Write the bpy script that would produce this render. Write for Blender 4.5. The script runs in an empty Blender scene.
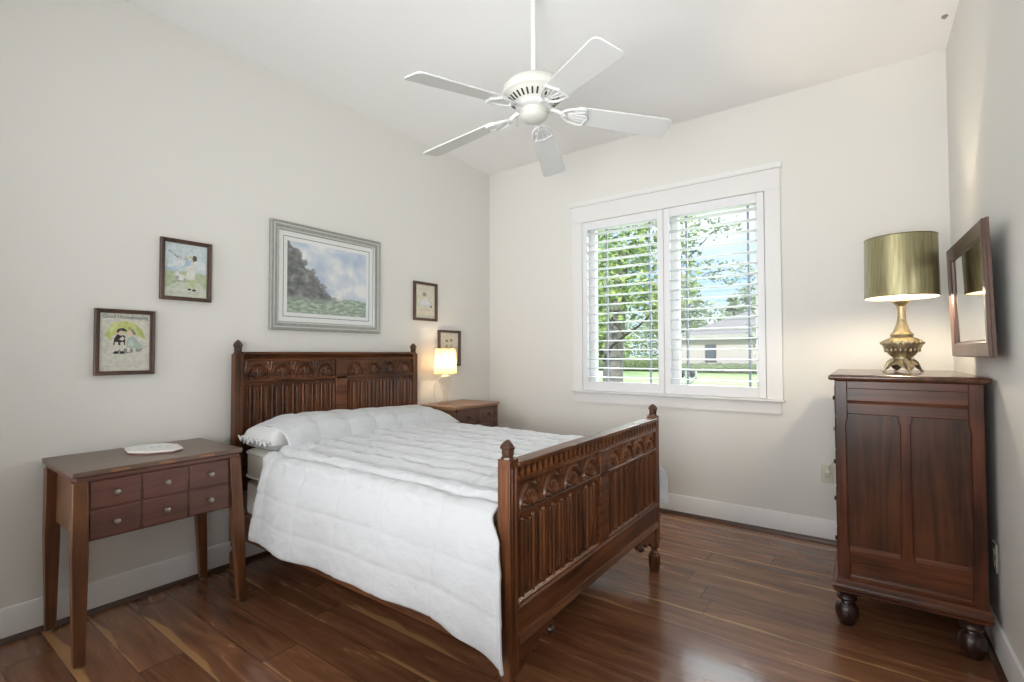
import bpy, bmesh, math, random
from math import sin, cos, pi, radians, sqrt
from mathutils import Vector, Matrix, noise

scene = bpy.context.scene
COL = scene.collection
random.seed(7)

# ------------------------------------------------------------------ camera
W, H = 3.47, 3.05            # room width, ceiling height (back-left corner at the origin)
REAR = -4.75
cam_d = bpy.data.cameras.new('camera')
cam_d.sensor_width = 36.0
cam_d.lens = 486.0 / 1024.0 * 36.0
cam_d.clip_start = 0.05
cam_d.clip_end = 500
cam = bpy.data.objects.new('camera', cam_d)
COL.objects.link(cam)
F_ = Vector((-0.5845115, 0.81099548, 0.02515237))
R_ = Vector((0.81121728, 0.58474058, -0.00223202))
U_ = Vector((0.01651777, -0.01909939, 0.99968114))
cam.matrix_world = Matrix(((R_.x, U_.x, -F_.x, 3.03697727), (R_.y, U_.y, -F_.y, -3.83186911),
                           (R_.z, U_.z, -F_.z, 1.2444258), (0, 0, 0, 1)))
scene.camera = cam

# ------------------------------------------------------------------ view, world, sun, large lights
vs = scene.view_settings
vs.view_transform = 'Standard'
vs.look = 'None'
vs.gamma = 1
vs.use_curve_mapping = False
vs.exposure = 0.20
scene.cycles.use_denoising = True
scene.cycles.max_bounces = 10
scene.cycles.diffuse_bounces = 6
scene.cycles.transparent_max_bounces = 24
scene.cycles.caustics_reflective = False
scene.cycles.caustics_refractive = False
scene.cycles.sample_clamp_indirect = 6.0

world = bpy.data.worlds.new('sky')
scene.world = world
world.use_nodes = True
nt = world.node_tree
nt.nodes.clear()
w_out = nt.nodes.new('ShaderNodeOutputWorld')
w_bg = nt.nodes.new('ShaderNodeBackground')
w_tc = nt.nodes.new('ShaderNodeTexCoord')
w_map = nt.nodes.new('ShaderNodeMapping')
w_map.inputs['Scale'].default_value = (2.2, 2.2, 5.5)
w_noise = nt.nodes.new('ShaderNodeTexNoise')
w_noise.inputs['Scale'].default_value = 1.6
w_noise.inputs['Detail'].default_value = 6
w_ramp = nt.nodes.new('ShaderNodeValToRGB')
w_ramp.color_ramp.elements[0].position = 0.42
w_ramp.color_ramp.elements[0].color = (0.40, 0.58, 0.92, 1)
w_ramp.color_ramp.elements[1].position = 0.66
w_ramp.color_ramp.elements[1].color = (0.88, 0.92, 0.98, 1)
nt.links.new(w_tc.outputs['Generated'], w_map.inputs['Vector'])
nt.links.new(w_map.outputs['Vector'], w_noise.inputs['Vector'])
nt.links.new(w_noise.outputs['Fac'], w_ramp.inputs['Fac'])
nt.links.new(w_ramp.outputs['Color'], w_bg.inputs['Color'])
w_bg.inputs['Strength'].default_value = 1.25
nt.links.new(w_bg.outputs['Background'], w_out.inputs['Surface'])


def lamp(name, kind, loc, aim=None, energy=10, color=(1, 1, 1), **kw):
    d = bpy.data.lights.new(name, kind)
    d.energy = energy
    d.color = color
    for k, v in kw.items():
        setattr(d, k, v)
    o = bpy.data.objects.new(name, d)
    COL.objects.link(o)
    o.location = loc
    if aim is not None:
        o.rotation_euler = (Vector(aim) - Vector(loc)).to_track_quat('-Z', 'Y').to_euler()
    return o


# sun high behind the house: lights lawn, trees and the neighbour's wall, never enters the room
lamp('sun', 'SUN', (2, -20, 30), (-4, 10, 0), energy=4.2, color=(1.0, 0.97, 0.92), angle=radians(0.6))
# bright hazy sky on the window side, comes in through the shutters
lamp('sky_glow', 'SUN', (0.5, 14, 9), (1.9, 0, 1.2), energy=14, color=(0.92, 0.965, 1.0), angle=radians(70))
# fill lamps added behind the camera, one aimed at the ceiling, one forward
lamp('bounce_fill', 'AREA', (2.75, -4.62, 1.2), (1.55, -1.15, 3.05), energy=41, color=(0.98, 0.995, 1.0),
     shape='RECTANGLE', size=1.2, size_y=0.8, spread=radians(112))
lamp('rear_soft_light', 'AREA', (1.73, -4.70, 1.55), (2.5, 0, 1.2), energy=29, color=(0.985, 0.995, 1.0),
     shape='RECTANGLE', size=3.2, size_y=2.4, spread=radians(98))

# ------------------------------------------------------------------ materials
MATS = {}


def nodes_of(name):
    m = bpy.data.materials.new(name)
    m.use_nodes = True
    t = m.node_tree
    b = t.nodes['Principled BSDF']
    MATS[name] = m
    return m, t, b


def setp(b, **kw):
    for k, v in kw.items():
        b.inputs[k].default_value = v


def plain(name, col, rough=0.5, metal=0.0, spec=0.5, bump=0.0, bscale=200.0, var=0.0, vscale=3.0, sheen=0.0, coat=0.0):
    m, t, b = nodes_of(name)
    setp(b, **{'Base Color': (*col, 1), 'Roughness': rough, 'Metallic': metal, 'Specular IOR Level': spec,
               'Sheen Weight': sheen, 'Coat Weight': coat})
    tc = t.nodes.new('ShaderNodeTexCoord')
    if var > 0:
        n = t.nodes.new('ShaderNodeTexNoise')
        n.inputs['Scale'].default_value = vscale
        n.inputs['Detail'].default_value = 5
        t.links.new(tc.outputs['Object'], n.inputs['Vector'])
        r = t.nodes.new('ShaderNodeValToRGB')
        r.color_ramp.elements[0].position = .3
        r.color_ramp.elements[1].position = .7
        r.color_ramp.elements[0].color = (*[max(0, c * (1 - var)) for c in col], 1)
        r.color_ramp.elements[1].color = (*[min(1, c * (1 + var)) for c in col], 1)
        t.links.new(n.outputs['Fac'], r.inputs['Fac'])
        t.links.new(r.outputs['Color'], b.inputs['Base Color'])
    if bump > 0:
        n2 = t.nodes.new('ShaderNodeTexNoise')
        n2.inputs['Scale'].default_value = bscale
        n2.inputs['Detail'].default_value = 3
        t.links.new(tc.outputs['Object'], n2.inputs['Vector'])
        bp = t.nodes.new('ShaderNodeBump')
        bp.inputs['Strength'].default_value = bump
        bp.inputs['Distance'].default_value = 0.01
        t.links.new(n2.outputs['Fac'], bp.inputs['Height'])
        t.links.new(bp.outputs['Normal'], b.inputs['Normal'])
    return m


def wood(name, dark, light, axis='x', rough=0.32, stretch=14.0, scale=1.0, coat=0.15, blotch=0.45, spec=.5):
    """streaky wood; the grain runs along the given axis"""
    m, t, b = nodes_of(name)
    tc = t.nodes.new('ShaderNodeTexCoord')
    mp = t.nodes.new('ShaderNodeMapping')
    s = [stretch * scale * 2.2] * 3
    s['xyz'.index(axis)] = 1.6 * scale
    mp.inputs['Scale'].default_value = s
    t.links.new(tc.outputs['Object'], mp.inputs['Vector'])
    n = t.nodes.new('ShaderNodeTexNoise')
    n.inputs['Scale'].default_value = 1.0
    n.inputs['Detail'].default_value = 8
    n.inputs['Roughness'].default_value = .6
    n.inputs['Distortion'].default_value = .8
    t.links.new(mp.outputs['Vector'], n.inputs['Vector'])
    n2 = t.nodes.new('ShaderNodeTexNoise')
    n2.inputs['Scale'].default_value = 3.5
    n2.inputs['Detail'].default_value = 3
    t.links.new(tc.outputs['Object'], n2.inputs['Vector'])
    mx = t.nodes.new('ShaderNodeMix')
    mx.data_type = 'FLOAT'
    mx.inputs[0].default_value = blotch
    t.links.new(n.outputs['Fac'], mx.inputs[2])
    t.links.new(n2.outputs['Fac'], mx.inputs[3])
    r = t.nodes.new('ShaderNodeValToRGB')
    r.color_ramp.elements[0].position = .36
    r.color_ramp.elements[0].color = (*dark, 1)
    r.color_ramp.elements[1].position = .64
    r.color_ramp.elements[1].color = (*light, 1)
    t.links.new(mx.outputs[0], r.inputs['Fac'])
    t.links.new(r.outputs['Color'], b.inputs['Base Color'])
    setp(b, Roughness=rough, **{'Coat Weight': coat, 'Coat Roughness': .2, 'Specular IOR Level': spec})
    bp = t.nodes.new('ShaderNodeBump')
    bp.inputs['Strength'].default_value = .08
    bp.inputs['Distance'].default_value = .004
    t.links.new(n.outputs['Fac'], bp.inputs['Height'])
    t.links.new(bp.outputs['Normal'], b.inputs['Normal'])
    return m


wall_m = plain('wall_paint', (.725, .715, .68), rough=.75, spec=.25, bump=.04, bscale=350)
ceil_m = plain('ceiling_paint', (.87, .87, .865), rough=.85, spec=.15, bump=.06, bscale=180)
trim_m = plain('white_trim_paint', (.765, .76, .75), rough=.38, spec=.4)
shutter_m = plain('shutter_white', (.77, .775, .79), rough=.35, spec=.4)
fan_m = plain('fan_white', (.66, .665, .66), rough=.4, spec=.4)
fan_house_m = plain('fan_housing_ivory', (.62, .615, .565), rough=.42, spec=.4)
dark_slot_m = plain('dark_slot', (.02, .02, .018), rough=.8)
shoe_m = wood('shoe_moulding_wood', (.035, .016, .009), (.09, .042, .024), 'x', rough=.4)
shoe_y_m = wood('shoe_moulding_wood_long', (.035, .016, .009), (.09, .042, .024), 'y', rough=.4)

BD, BL = (.024, .0085, .0038), (.185, .066, .025)
bed_v = wood('carved_walnut_upright', BD, BL, 'z', rough=.30, coat=.0, spec=.35, blotch=.30)
bed_h = wood('carved_walnut_rail', BD, BL, 'y', rough=.30, coat=.0, spec=.35, blotch=.30)
bed_fin = wood('carved_walnut_finial', (.014, .0055, .003), (.085, .032, .014), 'z', rough=.32, coat=.0)
bed_x = wood('carved_walnut_side', BD, BL, 'x', rough=.36, coat=.2)
dr_v = wood('dresser_wood_upright', (.022, .0075, .004), (.125, .038, .016), 'z', rough=.30, coat=.0, spec=.3)
dr_h = wood('dresser_wood_rail', (.026, .009, .0046), (.15, .048, .020), 'x', rough=.30, coat=.0, spec=.3)
dr_panel = wood('dresser_wood_panel', (.016, .0062, .0035), (.105, .038, .017), 'z', rough=.30, coat=.0, spec=.3)
dr_top = wood('dresser_wood_top', (.035, .014, .008), (.14, .055, .028), 'y', rough=.25, coat=.4)
dr_foot = wood('dresser_wood_foot', (.012, .005, .004), (.05, .018, .012), 'z', rough=.28, coat=.3)
tb_top = wood('cabinet_top_wood', (.090, .055, .038), (.175, .110, .077), 'y', rough=.38, coat=.15)
tb_front = wood('cabinet_drawer_wood', (.075, .030, .022), (.165, .070, .050), 'y', rough=.4)
tb_side = wood('cabinet_side_wood', (.12, .058, .028), (.22, .115, .06), 'z', rough=.4)
tb_leg = wood('cabinet_leg_wood', (.060, .022, .009), (.19, .074, .028), 'z', rough=.4)
ns_top = wood('nightstand_top_wood', (.17, .082, .042), (.30, .155, .085), 'x', rough=.35)
ns_front = wood('nightstand_front_wood', (.05, .022, .013), (.155, .072, .042), 'y', rough=.4)
ns_side = wood('nightstand_side_wood', (.07, .03, .015), (.18, .075, .036), 'x', rough=.4)
frame_m = wood('picture_frame_wood', (.030, .013, .008), (.115, .058, .036), 'z', rough=.45, stretch=30)
mirror_frame_m = wood('mirror_frame_wood', (.055, .026, .020), (.15, .080, .060), 'z', rough=.38, coat=.2)
silver_m = plain('silver_grey_frame', (.34, .345, .32), rough=.38, metal=.35, var=.12, vscale=40)
silver_hi = plain('silver_frame_bead', (.58, .585, .56), rough=.32, metal=.4)
mat_m = plain('white_mat_board', (.80, .80, .79), rough=.85, spec=.15)
mat_line = plain('mat_line_grey', (.17, .18, .19), rough=.8)
pewter_m = plain('pewter_knob', (.42, .40, .36), rough=.32, metal=.9)
dark_knob_m = plain('dark_bronze_knob', (.03, .02, .014), rough=.4, metal=.4)
plate_m = plain('almond_plastic', (.60, .585, .47), rough=.4)
plug_m = plain('ivory_plug', (.78, .74, .62), rough=.45)
cord_m = plain('pale_cord', (.70, .66, .55), rough=.5)
quilt_m = plain('white_quilt_cotton', (.545, .557, .577), rough=.9, spec=.1, bump=.25, bscale=70, sheen=.25)
pillow_m = plain('white_pillow_cotton', (.66, .668, .67), rough=.92, spec=.1, bump=.15, bscale=60, sheen=.2)
matt_m = plain('mattress_ticking', (.79, .76, .69), rough=.9, spec=.1, bump=.2, bscale=60)
box_m = plain('box_spring_cloth', (.74, .72, .66), rough=.9, spec=.1, bump=.15, bscale=80)
lining_m = plain('quilt_lining', (.66, .68, .58), rough=.9, spec=.1)
tile_m = plain('white_glazed_ceramic', (.82, .80, .78), rough=.25, spec=.5)
tile_edge = plain('red_brown_edge', (.28, .12, .09), rough=.5)
tile_blue = plain('pale_teal_motif', (.52, .68, .68), rough=.3)


def bulb_material(name, col, power):
    m, t, b = nodes_of(name)
    setp(b, **{'Base Color': (.9, .88, .8, 1), 'Roughness': .4, 'Emission Color': (*col, 1), 'Emission Strength': power})
    return m


bulb_m = bulb_material('glowing_bulb', (1.0, .84, .62), 440)
small_bulb_m = bulb_material('small_glowing_bulb', (1.0, .74, .45), 58)


def brass(name, col, rough):
    m, t, b = nodes_of(name)
    setp(b, Metallic=.85, Roughness=rough)
    tc = t.nodes.new('ShaderNodeTexCoord')
    n = t.nodes.new('ShaderNodeTexNoise')
    n.inputs['Scale'].default_value = 26
    n.inputs['Detail'].default_value = 5
    t.links.new(tc.outputs['Object'], n.inputs['Vector'])
    r = t.nodes.new('ShaderNodeValToRGB')
    r.color_ramp.elements[0].position = .3
    r.color_ramp.elements[0].color = (*[c * .55 for c in col], 1)
    r.color_ramp.elements[1].position = .65
    r.color_ramp.elements[1].color = (*col, 1)
    t.links.new(n.outputs['Fac'], r.inputs['Fac'])
    t.links.new(r.outputs['Color'], b.inputs['Base Color'])
    return m


brass_m = brass('antique_brass', (.56, .47, .30), .40)


def foil_shade():
    """brass coloured foil drum: fine vertical streaks outside"""
    m, t, b = nodes_of('brass_foil_shade')
    tc = t.nodes.new('ShaderNodeTexCoord')
    mp = t.nodes.new('ShaderNodeMapping')
    mp.inputs['Scale'].default_value = (90, 90, 6)
    t.links.new(tc.outputs['Object'], mp.inputs['Vector'])
    n = t.nodes.new('ShaderNodeTexNoise')
    n.inputs['Scale'].default_value = 1
    n.inputs['Detail'].default_value = 4
    t.links.new(mp.outputs['Vector'], n.inputs['Vector'])
    r = t.nodes.new('ShaderNodeValToRGB')
    r.color_ramp.elements[0].position = .3
    r.color_ramp.elements[0].color = (.27, .235, .115, 1)
    r.color_ramp.elements[1].position = .7
    r.color_ramp.elements[1].color = (.42, .385, .225, 1)
    t.links.new(n.outputs['Fac'], r.inputs['Fac'])
    t.links.new(r.outputs['Color'], b.inputs['Base Color'])
    setp(b, Metallic=.65, Roughness=.36)
    return m


foil_m = foil_shade()
shade_in_m = plain('shade_lining_white', (.85, .80, .68), rough=.8)
shade_trim_m = plain('shade_trim_dark', (.20, .16, .07), rough=.5, metal=.5)


def translucent(name, col, fac=.6):
    m = bpy.data.materials.new(name)
    m.use_nodes = True
    t = m.node_tree
    t.nodes.clear()
    o = t.nodes.new('ShaderNodeOutputMaterial')
    d = t.nodes.new('ShaderNodeBsdfDiffuse')
    tr = t.nodes.new('ShaderNodeBsdfTranslucent')
    mx = t.nodes.new('ShaderNodeMixShader')
    d.inputs['Color'].default_value = (*col, 1)
    tr.inputs['Color'].default_value = (*col, 1)
    mx.inputs[0].default_value = fac
    t.links.new(d.outputs[0], mx.inputs[1])
    t.links.new(tr.outputs[0], mx.inputs[2])
    t.links.new(mx.outputs[0], o.inputs['Surface'])
    MATS[name] = m
    return m


linen_shade_m = translucent('pleated_cream_shade', (.74, .61, .40), .60)
shade_seam_m = plain('shade_seam_tan', (.45, .33, .16), rough=.8)


def pane_glass(name, tint=(1, 1, 1), gloss_rough=.0, amount=1.0):
    m = bpy.data.materials.new(name)
    m.use_nodes = True
    t = m.node_tree
    t.nodes.clear()
    o = t.nodes.new('ShaderNodeOutputMaterial')
    tr = t.nodes.new('ShaderNodeBsdfTransparent')
    tr.inputs['Color'].default_value = (*tint, 1)
    g = t.nodes.new('ShaderNodeBsdfGlossy')
    g.inputs['Roughness'].default_value = gloss_rough
    fr = t.nodes.new('ShaderNodeFresnel')
    fr.inputs['IOR'].default_value = 1.45
    ml = t.nodes.new('ShaderNodeMath')
    ml.operation = 'MULTIPLY'
    ml.inputs[1].default_value = amount
    mx = t.nodes.new('ShaderNodeMixShader')
    geo = t.nodes.new('ShaderNodeNewGeometry')
    inv = t.nodes.new('ShaderNodeMath')
    inv.operation = 'SUBTRACT'
    inv.inputs[0].default_value = 1.0
    t.links.new(geo.outputs['Backfacing'], inv.inputs[1])
    m2 = t.nodes.new('ShaderNodeMath')
    m2.operation = 'MULTIPLY'
    t.links.new(fr.outputs[0], m2.inputs[0])
    t.links.new(inv.outputs[0], m2.inputs[1])
    t.links.new(m2.outputs[0], ml.inputs[0])
    t.links.new(ml.outputs[0], mx.inputs[0])
    t.links.new(tr.outputs[0], mx.inputs[1])
    t.links.new(g.outputs[0], mx.inputs[2])
    t.links.new(mx.outputs[0], o.inputs['Surface'])
    MATS[name] = m
    return m


window_glass_m = pane_glass('window_glass', (.97, .985, .98))
picture_glass_m = pane_glass('picture_glass', (1, 1, 1), .01)
crystal_m = pane_glass('clear_lamp_glass', (.965, .965, .95), .03, 1.6)
mirror_m = plain('mirror_silver', (.88, .88, .87), rough=.015, metal=1.0)


def floor_material():
    """reddish walnut boards along X, .156 m wide, with pale sapwood streaks at some seams"""
    m, t, b = nodes_of('walnut_floor_boards')
    L = t.links.new

    def N(kind, **kw):
        n = t.nodes.new(kind)
        for k, v in kw.items():
            setattr(n, k, v)
        return n

    def M(op, a, b_=None, c=None):
        n = N('ShaderNodeMath', operation=op)
        for i, v in enumerate((a, b_, c)):
            if v is None:
                continue
            if isinstance(v, (int, float)):
                n.inputs[i].default_value = v
            else:
                L(v, n.inputs[i])
        return n.outputs[0]
    tc = N('ShaderNodeTexCoord')
    sp = N('ShaderNodeSeparateXYZ')
    L(tc.outputs['Object'], sp.inputs[0])
    X, Y = sp.outputs['X'], sp.outputs['Y']
    v = M('DIVIDE', M('ADD', Y, 0.936), 0.156)
    row = M('FLOOR', v)
    fv = M('FRACT', v)
    wn = N('ShaderNodeTexWhiteNoise', noise_dimensions='1D')
    L(row, wn.inputs['W'])
    off = M('MULTIPLY', wn.outputs['Value'], 1.22)
    u = M('DIVIDE', M('ADD', X, off), 1.22)
    ucell = M('FLOOR', u)
    fu = M('FRACT', u)
    cmb = N('ShaderNodeCombineXYZ')
    L(row, cmb.inputs[0])
    L(ucell, cmb.inputs[1])
    wn2 = N('ShaderNodeTexWhiteNoise', noise_dimensions='2D')
    L(cmb.outputs[0], wn2.inputs['Vector'])
    rnd = wn2.outputs['Value']
    # grain
    cv = N('ShaderNodeCombineXYZ')
    L(M('MULTIPLY', X, 1.7), cv.inputs[0])
    L(M('MULTIPLY', Y, 16.0), cv.inputs[1])
    L(M('MULTIPLY', rnd, 37.0), cv.inputs[2])
    g = N('ShaderNodeTexNoise')
    g.inputs['Scale'].default_value = 1.0
    g.inputs['Detail'].default_value = 9
    g.inputs['Roughness'].default_value = .62
    g.inputs['Distortion'].default_value = .9
    L(cv.outputs[0], g.inputs['Vector'])
    ramp = N('ShaderNodeValToRGB')
    e = ramp.color_ramp.elements
    e[0].position = .26
    e[0].color = (.098, .040, .020, 1)
    e[1].position = .74
    e[1].color = (.32, .145, .072, 1)
    mid = ramp.color_ramp.elements.new(.5)
    mid.color = (.19, .080, .039, 1)
    fac = M('ADD', g.outputs['Fac'], M('MULTIPLY', M('SUBTRACT', rnd, .5), .14))
    L(fac, ramp.inputs['Fac'])
    # sapwood streak along the lower edge of some boards
    sx = N('ShaderNodeCombineXYZ')
    L(M('MULTIPLY', X, 1.1), sx.inputs[0])
    L(M('MULTIPLY', row, 7.31), sx.inputs[1])
    sn = N('ShaderNodeTexNoise')
    sn.inputs['Scale'].default_value = 1.3
    sn.inputs['Detail'].default_value = 3
    L(sx.outputs[0], sn.inputs['Vector'])
    width = M('MULTIPLY', M('SUBTRACT', sn.outputs['Fac'], .41), 1.05)
    gate = M('GREATER_THAN', rnd, .35)
    edge = M('MULTIPLY', M('SMOOTH_MIN', M('MULTIPLY', M('SUBTRACT', width, fv), 16.0), 1.0, .1), gate)
    edge = M('MAXIMUM', edge, 0.0)
    sap = N('ShaderNodeMix', data_type='RGBA')
    L(M('MULTIPLY', edge, .80), sap.inputs[0])
    L(ramp.outputs['Color'], sap.inputs[6])
    sap.inputs[7].default_value = (.46, .25, .105, 1)
    # seams
    s1 = M('LESS_THAN', M('MINIMUM', fv, M('SUBTRACT', 1.0, fv)), .011)
    s2 = M('LESS_THAN', M('MINIMUM', fu, M('SUBTRACT', 1.0, fu)), .0016)
    seam = M('MAXIMUM', s1, s2)
    out = N('ShaderNodeMix', data_type='RGBA')
    L(M('MULTIPLY', seam, .62), out.inputs[0])
    L(sap.outputs[2], out.inputs[6])
    out.inputs[7].default_value = (.012, .006, .004, 1)
    L(out.outputs[2], b.inputs['Base Color'])
    rr = M('ADD', M('MULTIPLY', g.outputs['Fac'], .16), .17)
    L(rr, b.inputs['Roughness'])
    setp(b, **{'Specular IOR Level': .3, 'Coat Weight': .55, 'Coat Roughness': .10})
    bp = N('ShaderNodeBump')
    bp.inputs['Strength'].default_value = .25
    bp.inputs['Distance'].default_value = .002
    L(M('SUBTRACT', M('MULTIPLY', g.outputs['Fac'], .25), seam), bp.inputs['Height'])
    L(bp.outputs['Normal'], b.inputs['Normal'])
    return m


floor_m = floor_material()


def landscape_material():
    """painterly print: pale cloudy sky, dark trees sloping down from the left, green bank"""
    m, t, b = nodes_of('landscape_print')
    L = t.links.new
    tc = t.nodes.new('ShaderNodeTexCoord')
    sp = t.nodes.new('ShaderNodeSeparateXYZ')
    L(tc.outputs['Generated'], sp.inputs[0])

    def M(op, a, b_=None):
        n = t.nodes.new('ShaderNodeMath')
        n.operation = op
        for i, v in enumerate((a, b_)):
            if v is None:
                continue
            if isinstance(v, (int, float)):
                n.inputs[i].default_value = v
            else:
                L(v, n.inputs[i])
        return n.outputs[0]
    u, v = sp.outputs['Y'], sp.outputs['Z']

    def noi(scale, detail=5, sx=1.0):
        mp = t.nodes.new('ShaderNodeMapping')
        mp.inputs['Scale'].default_value = (1, sx, 1)
        L(tc.outputs['Generated'], mp.inputs['Vector'])
        n = t.nodes.new('ShaderNodeTexNoise')
        n.inputs['Scale'].default_value = scale
        n.inputs['Detail'].default_value = detail
        L(mp.outputs['Vector'], n.inputs['Vector'])
        return n.outputs['Fac']

    def ramp(f, *stops):
        r = t.nodes.new('ShaderNodeValToRGB')
        el = r.color_ramp.elements
        el[0].position, el[0].color = stops[0][0], (*stops[0][1], 1)
        el[1].position, el[1].color = stops[-1][0], (*stops[-1][1], 1)
        for p_, c_ in stops[1:-1]:
            q = el.new(p_)
            q.color = (*c_, 1)
        L(f, r.inputs['Fac'])
        return r.outputs['Color']

    def mix(f, a, c):
        n = t.nodes.new('ShaderNodeMix')
        n.data_type = 'RGBA'
        L(f, n.inputs[0])
        L(a, n.inputs[6])
        L(c, n.inputs[7])
        return n.outputs[2]
    n1, n2, n3 = noi(4.0, 6), noi(11, 5), noi(26, 4, .5)
    sky = ramp(n1, (.34, (.44, .53, .66)), (.50, (.62, .67, .73)), (.62, (.81, .81, .79)))
    bank = ramp(n3, (.3, (.20, .26, .21)), (.5, (.33, .41, .31)), (.7, (.58, .61, .55)))
    tree = ramp(n2, (.3, (.09, .095, .095)), (.55, (.20, .21, .205)), (.75, (.38, .39, .39)))
    # bank: v < .22 + noise ; trees: v < 1.05 - 1.75 u + noise
    kb = M('SUBTRACT', M('ADD', .16, M('MULTIPLY', n2, .22)), v)
    kb = M('MINIMUM', M('MAXIMUM', M('MULTIPLY', kb, 26.0), 0.0), 1.0)
    kt = M('SUBTRACT', M('ADD', M('SUBTRACT', .78, M('MULTIPLY', u, 1.55)), M('MULTIPLY', n2, .62)), v)
    kt = M('MINIMUM', M('MAXIMUM', M('MULTIPLY', kt, 14.0), 0.0), 1.0)
    low = M('MINIMUM', M('MAXIMUM', M('MULTIPLY', M('SUBTRACT', v, .16), 12.0), 0.0), 1.0)
    kt = M('MULTIPLY', kt, low)
    c = mix(kt, mix(kb, sky, bank), tree)
    L(c, b.inputs['Base Color'])
    setp(b, Roughness=.7)
    return m


landscape_m = landscape_material()

# ------------------------------------------------------------------ mesh helpers
ORG = {}


class MB:
    def __init__(self):
        self.v, self.f, self.mi = [], [], []

    def add(self, verts, faces, mi=0):
        o = len(self.v)
        self.v += [tuple(p) for p in verts]
        self.f += [tuple(i + o for i in fc) for fc in faces]
        self.mi += [mi] * len(faces)
        return self

    def box(self, x0, x1, y0, y1, z0, z1, mi=0):
        x0, x1 = min(x0, x1), max(x0, x1)
        y0, y1 = min(y0, y1), max(y0, y1)
        z0, z1 = min(z0, z1), max(z0, z1)
        return self.add([(x0, y0, z0), (x1, y0, z0), (x1, y1, z0), (x0, y1, z0),
                         (x0, y0, z1), (x1, y0, z1), (x1, y1, z1), (x0, y1, z1)],
                        [(0, 3, 2, 1), (4, 5, 6, 7), (0, 1, 5, 4), (1, 2, 6, 5), (2, 3, 7, 6), (3, 0, 4, 7)], mi)

    def taper(self, p0, s0, p1, s1, mi=0):
        """square-section bar from p0 (half sizes s0) up to p1 (half sizes s1)"""
        a = [(p0[0] + i * s0[0], p0[1] + j * s0[1], p0[2]) for i, j in ((-1, -1), (1, -1), (1, 1), (-1, 1))]
        c = [(p1[0] + i * s1[0], p1[1] + j * s1[1], p1[2]) for i, j in ((-1, -1), (1, -1), (1, 1), (-1, 1))]
        return self.add(a + c, [(0, 3, 2, 1), (4, 5, 6, 7), (0, 1, 5, 4), (1, 2, 6, 5), (2, 3, 7, 6), (3, 0, 4, 7)], mi)

    def lathe(self, prof, c=(0, 0, 0), seg=24, mi=0, axis='z', lobes=0, amp=0.0):
        vs_, fs = [], []
        n = len(prof)
        for r, z in prof:
            for k in range(seg):
                a = 2 * pi * k / seg
                rr = r * (1 + (amp * cos(lobes * a) if lobes else 0))
                p = (rr * cos(a), rr * sin(a), z)
                if axis == 'x':
                    p = (p[2], p[0], p[1])
                elif axis == 'y':
                    p = (p[1], p[2], p[0])
                vs_.append((p[0] + c[0], p[1] + c[1], p[2] + c[2]))
        for i in range(n - 1):
            for k in range(seg):
                k2 = (k + 1) % seg
                fs.append((i * seg + k, i * seg + k2, (i + 1) * seg + k2, (i + 1) * seg + k))
        fs.append(tuple(reversed(range(seg))))
        fs.append(tuple((n - 1) * seg + k for k in range(seg)))
        return self.add(vs_, fs, mi)

    def tube(self, pts, r, seg=8, mi=0):
        pts = [Vector(p) for p in pts]
        rs = r if isinstance(r, (list, tuple)) else [r] * len(pts)
        vs_, fs = [], []
        ref = None
        for i, p in enumerate(pts):
            d = (pts[min(i + 1, len(pts) - 1)] - pts[max(i - 1, 0)]).normalized()
            if ref is None:
                ref = Vector((0, 0, 1)) if abs(d.z) < .9 else Vector((1, 0, 0))
            a = d.cross(ref).normalized()
            b = a.cross(d).normalized()
            ref = b
            for k in range(seg):
                t = 2 * pi * k / seg
                vs_.append(p + (a * cos(t) + b * sin(t)) * rs[i])
        n = len(pts)
        for i in range(n - 1):
            for k in range(seg):
                k2 = (k + 1) % seg
                fs.append((i * seg + k, i * seg + k2, (i + 1) * seg + k2, (i + 1) * seg + k))
        fs.append(tuple(reversed(range(seg))))
        fs.append(tuple((n - 1) * seg + k for k in range(seg)))
        return self.add(vs_, fs, mi)

    def prism(self, poly, axis, d0, d1, mi=0):
        """2-D polygon extruded along an axis (the polygon uses the two other axes in xyz order)"""
        def P(a, b, d):
            return {'x': (d, a, b), 'y': (a, d, b), 'z': (a, b, d)}[axis]
        n = len(poly)
        vs_ = [P(a, b, d0) for a, b in poly] + [P(a, b, d1) for a, b in poly]
        fs = [tuple(reversed(range(n))), tuple(range(n, 2 * n))]
        fs += [(i, (i + 1) % n, n + (i + 1) % n, n + i) for i in range(n)]
        return self.add(vs_, fs, mi)

    def grid(self, fn, nu, nv, mi=0, wrap_u=False):
        vs_ = [fn(i / nu, j / nv) for j in range(nv + 1) for i in range(nu + 1)]
        fs = [(j * (nu + 1) + i, j * (nu + 1) + i + 1, (j + 1) * (nu + 1) + i + 1, (j + 1) * (nu + 1) + i)
              for j in range(nv) for i in range(nu)]
        return self.add(vs_, fs, mi)

    def relief(self, fn, y0, y1, ny, z0, z1, nz, x, back=.012, mi=0):
        """carved relief facing +x: height fn(u,v) over a slab whose back lies at x-back"""
        def P(i, j):
            u, v = i / ny, j / nz
            return (x + fn(u, v), y0 + (y1 - y0) * u, z0 + (z1 - z0) * v)
        o = len(self.v)
        self.grid(lambda u, v: P(u * ny, v * nz), ny, nz, mi)
        loop = [i for i in range(ny)] + [j * (ny + 1) + ny for j in range(nz)] + \
               [nz * (ny + 1) + i for i in range(ny, 0, -1)] + [j * (ny + 1) for j in range(nz, 0, -1)]
        b0 = len(self.v)
        for k in loop:
            p = self.v[o + k]
            self.v.append((x - back, p[1], p[2]))
        n = len(loop)
        for k in range(n):
            k2 = (k + 1) % n
            self.f.append((o + loop[k], b0 + k, b0 + k2, o + loop[k2]))
            self.mi.append(mi)
        self.f.append(tuple(b0 + k for k in reversed(range(n))))
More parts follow.
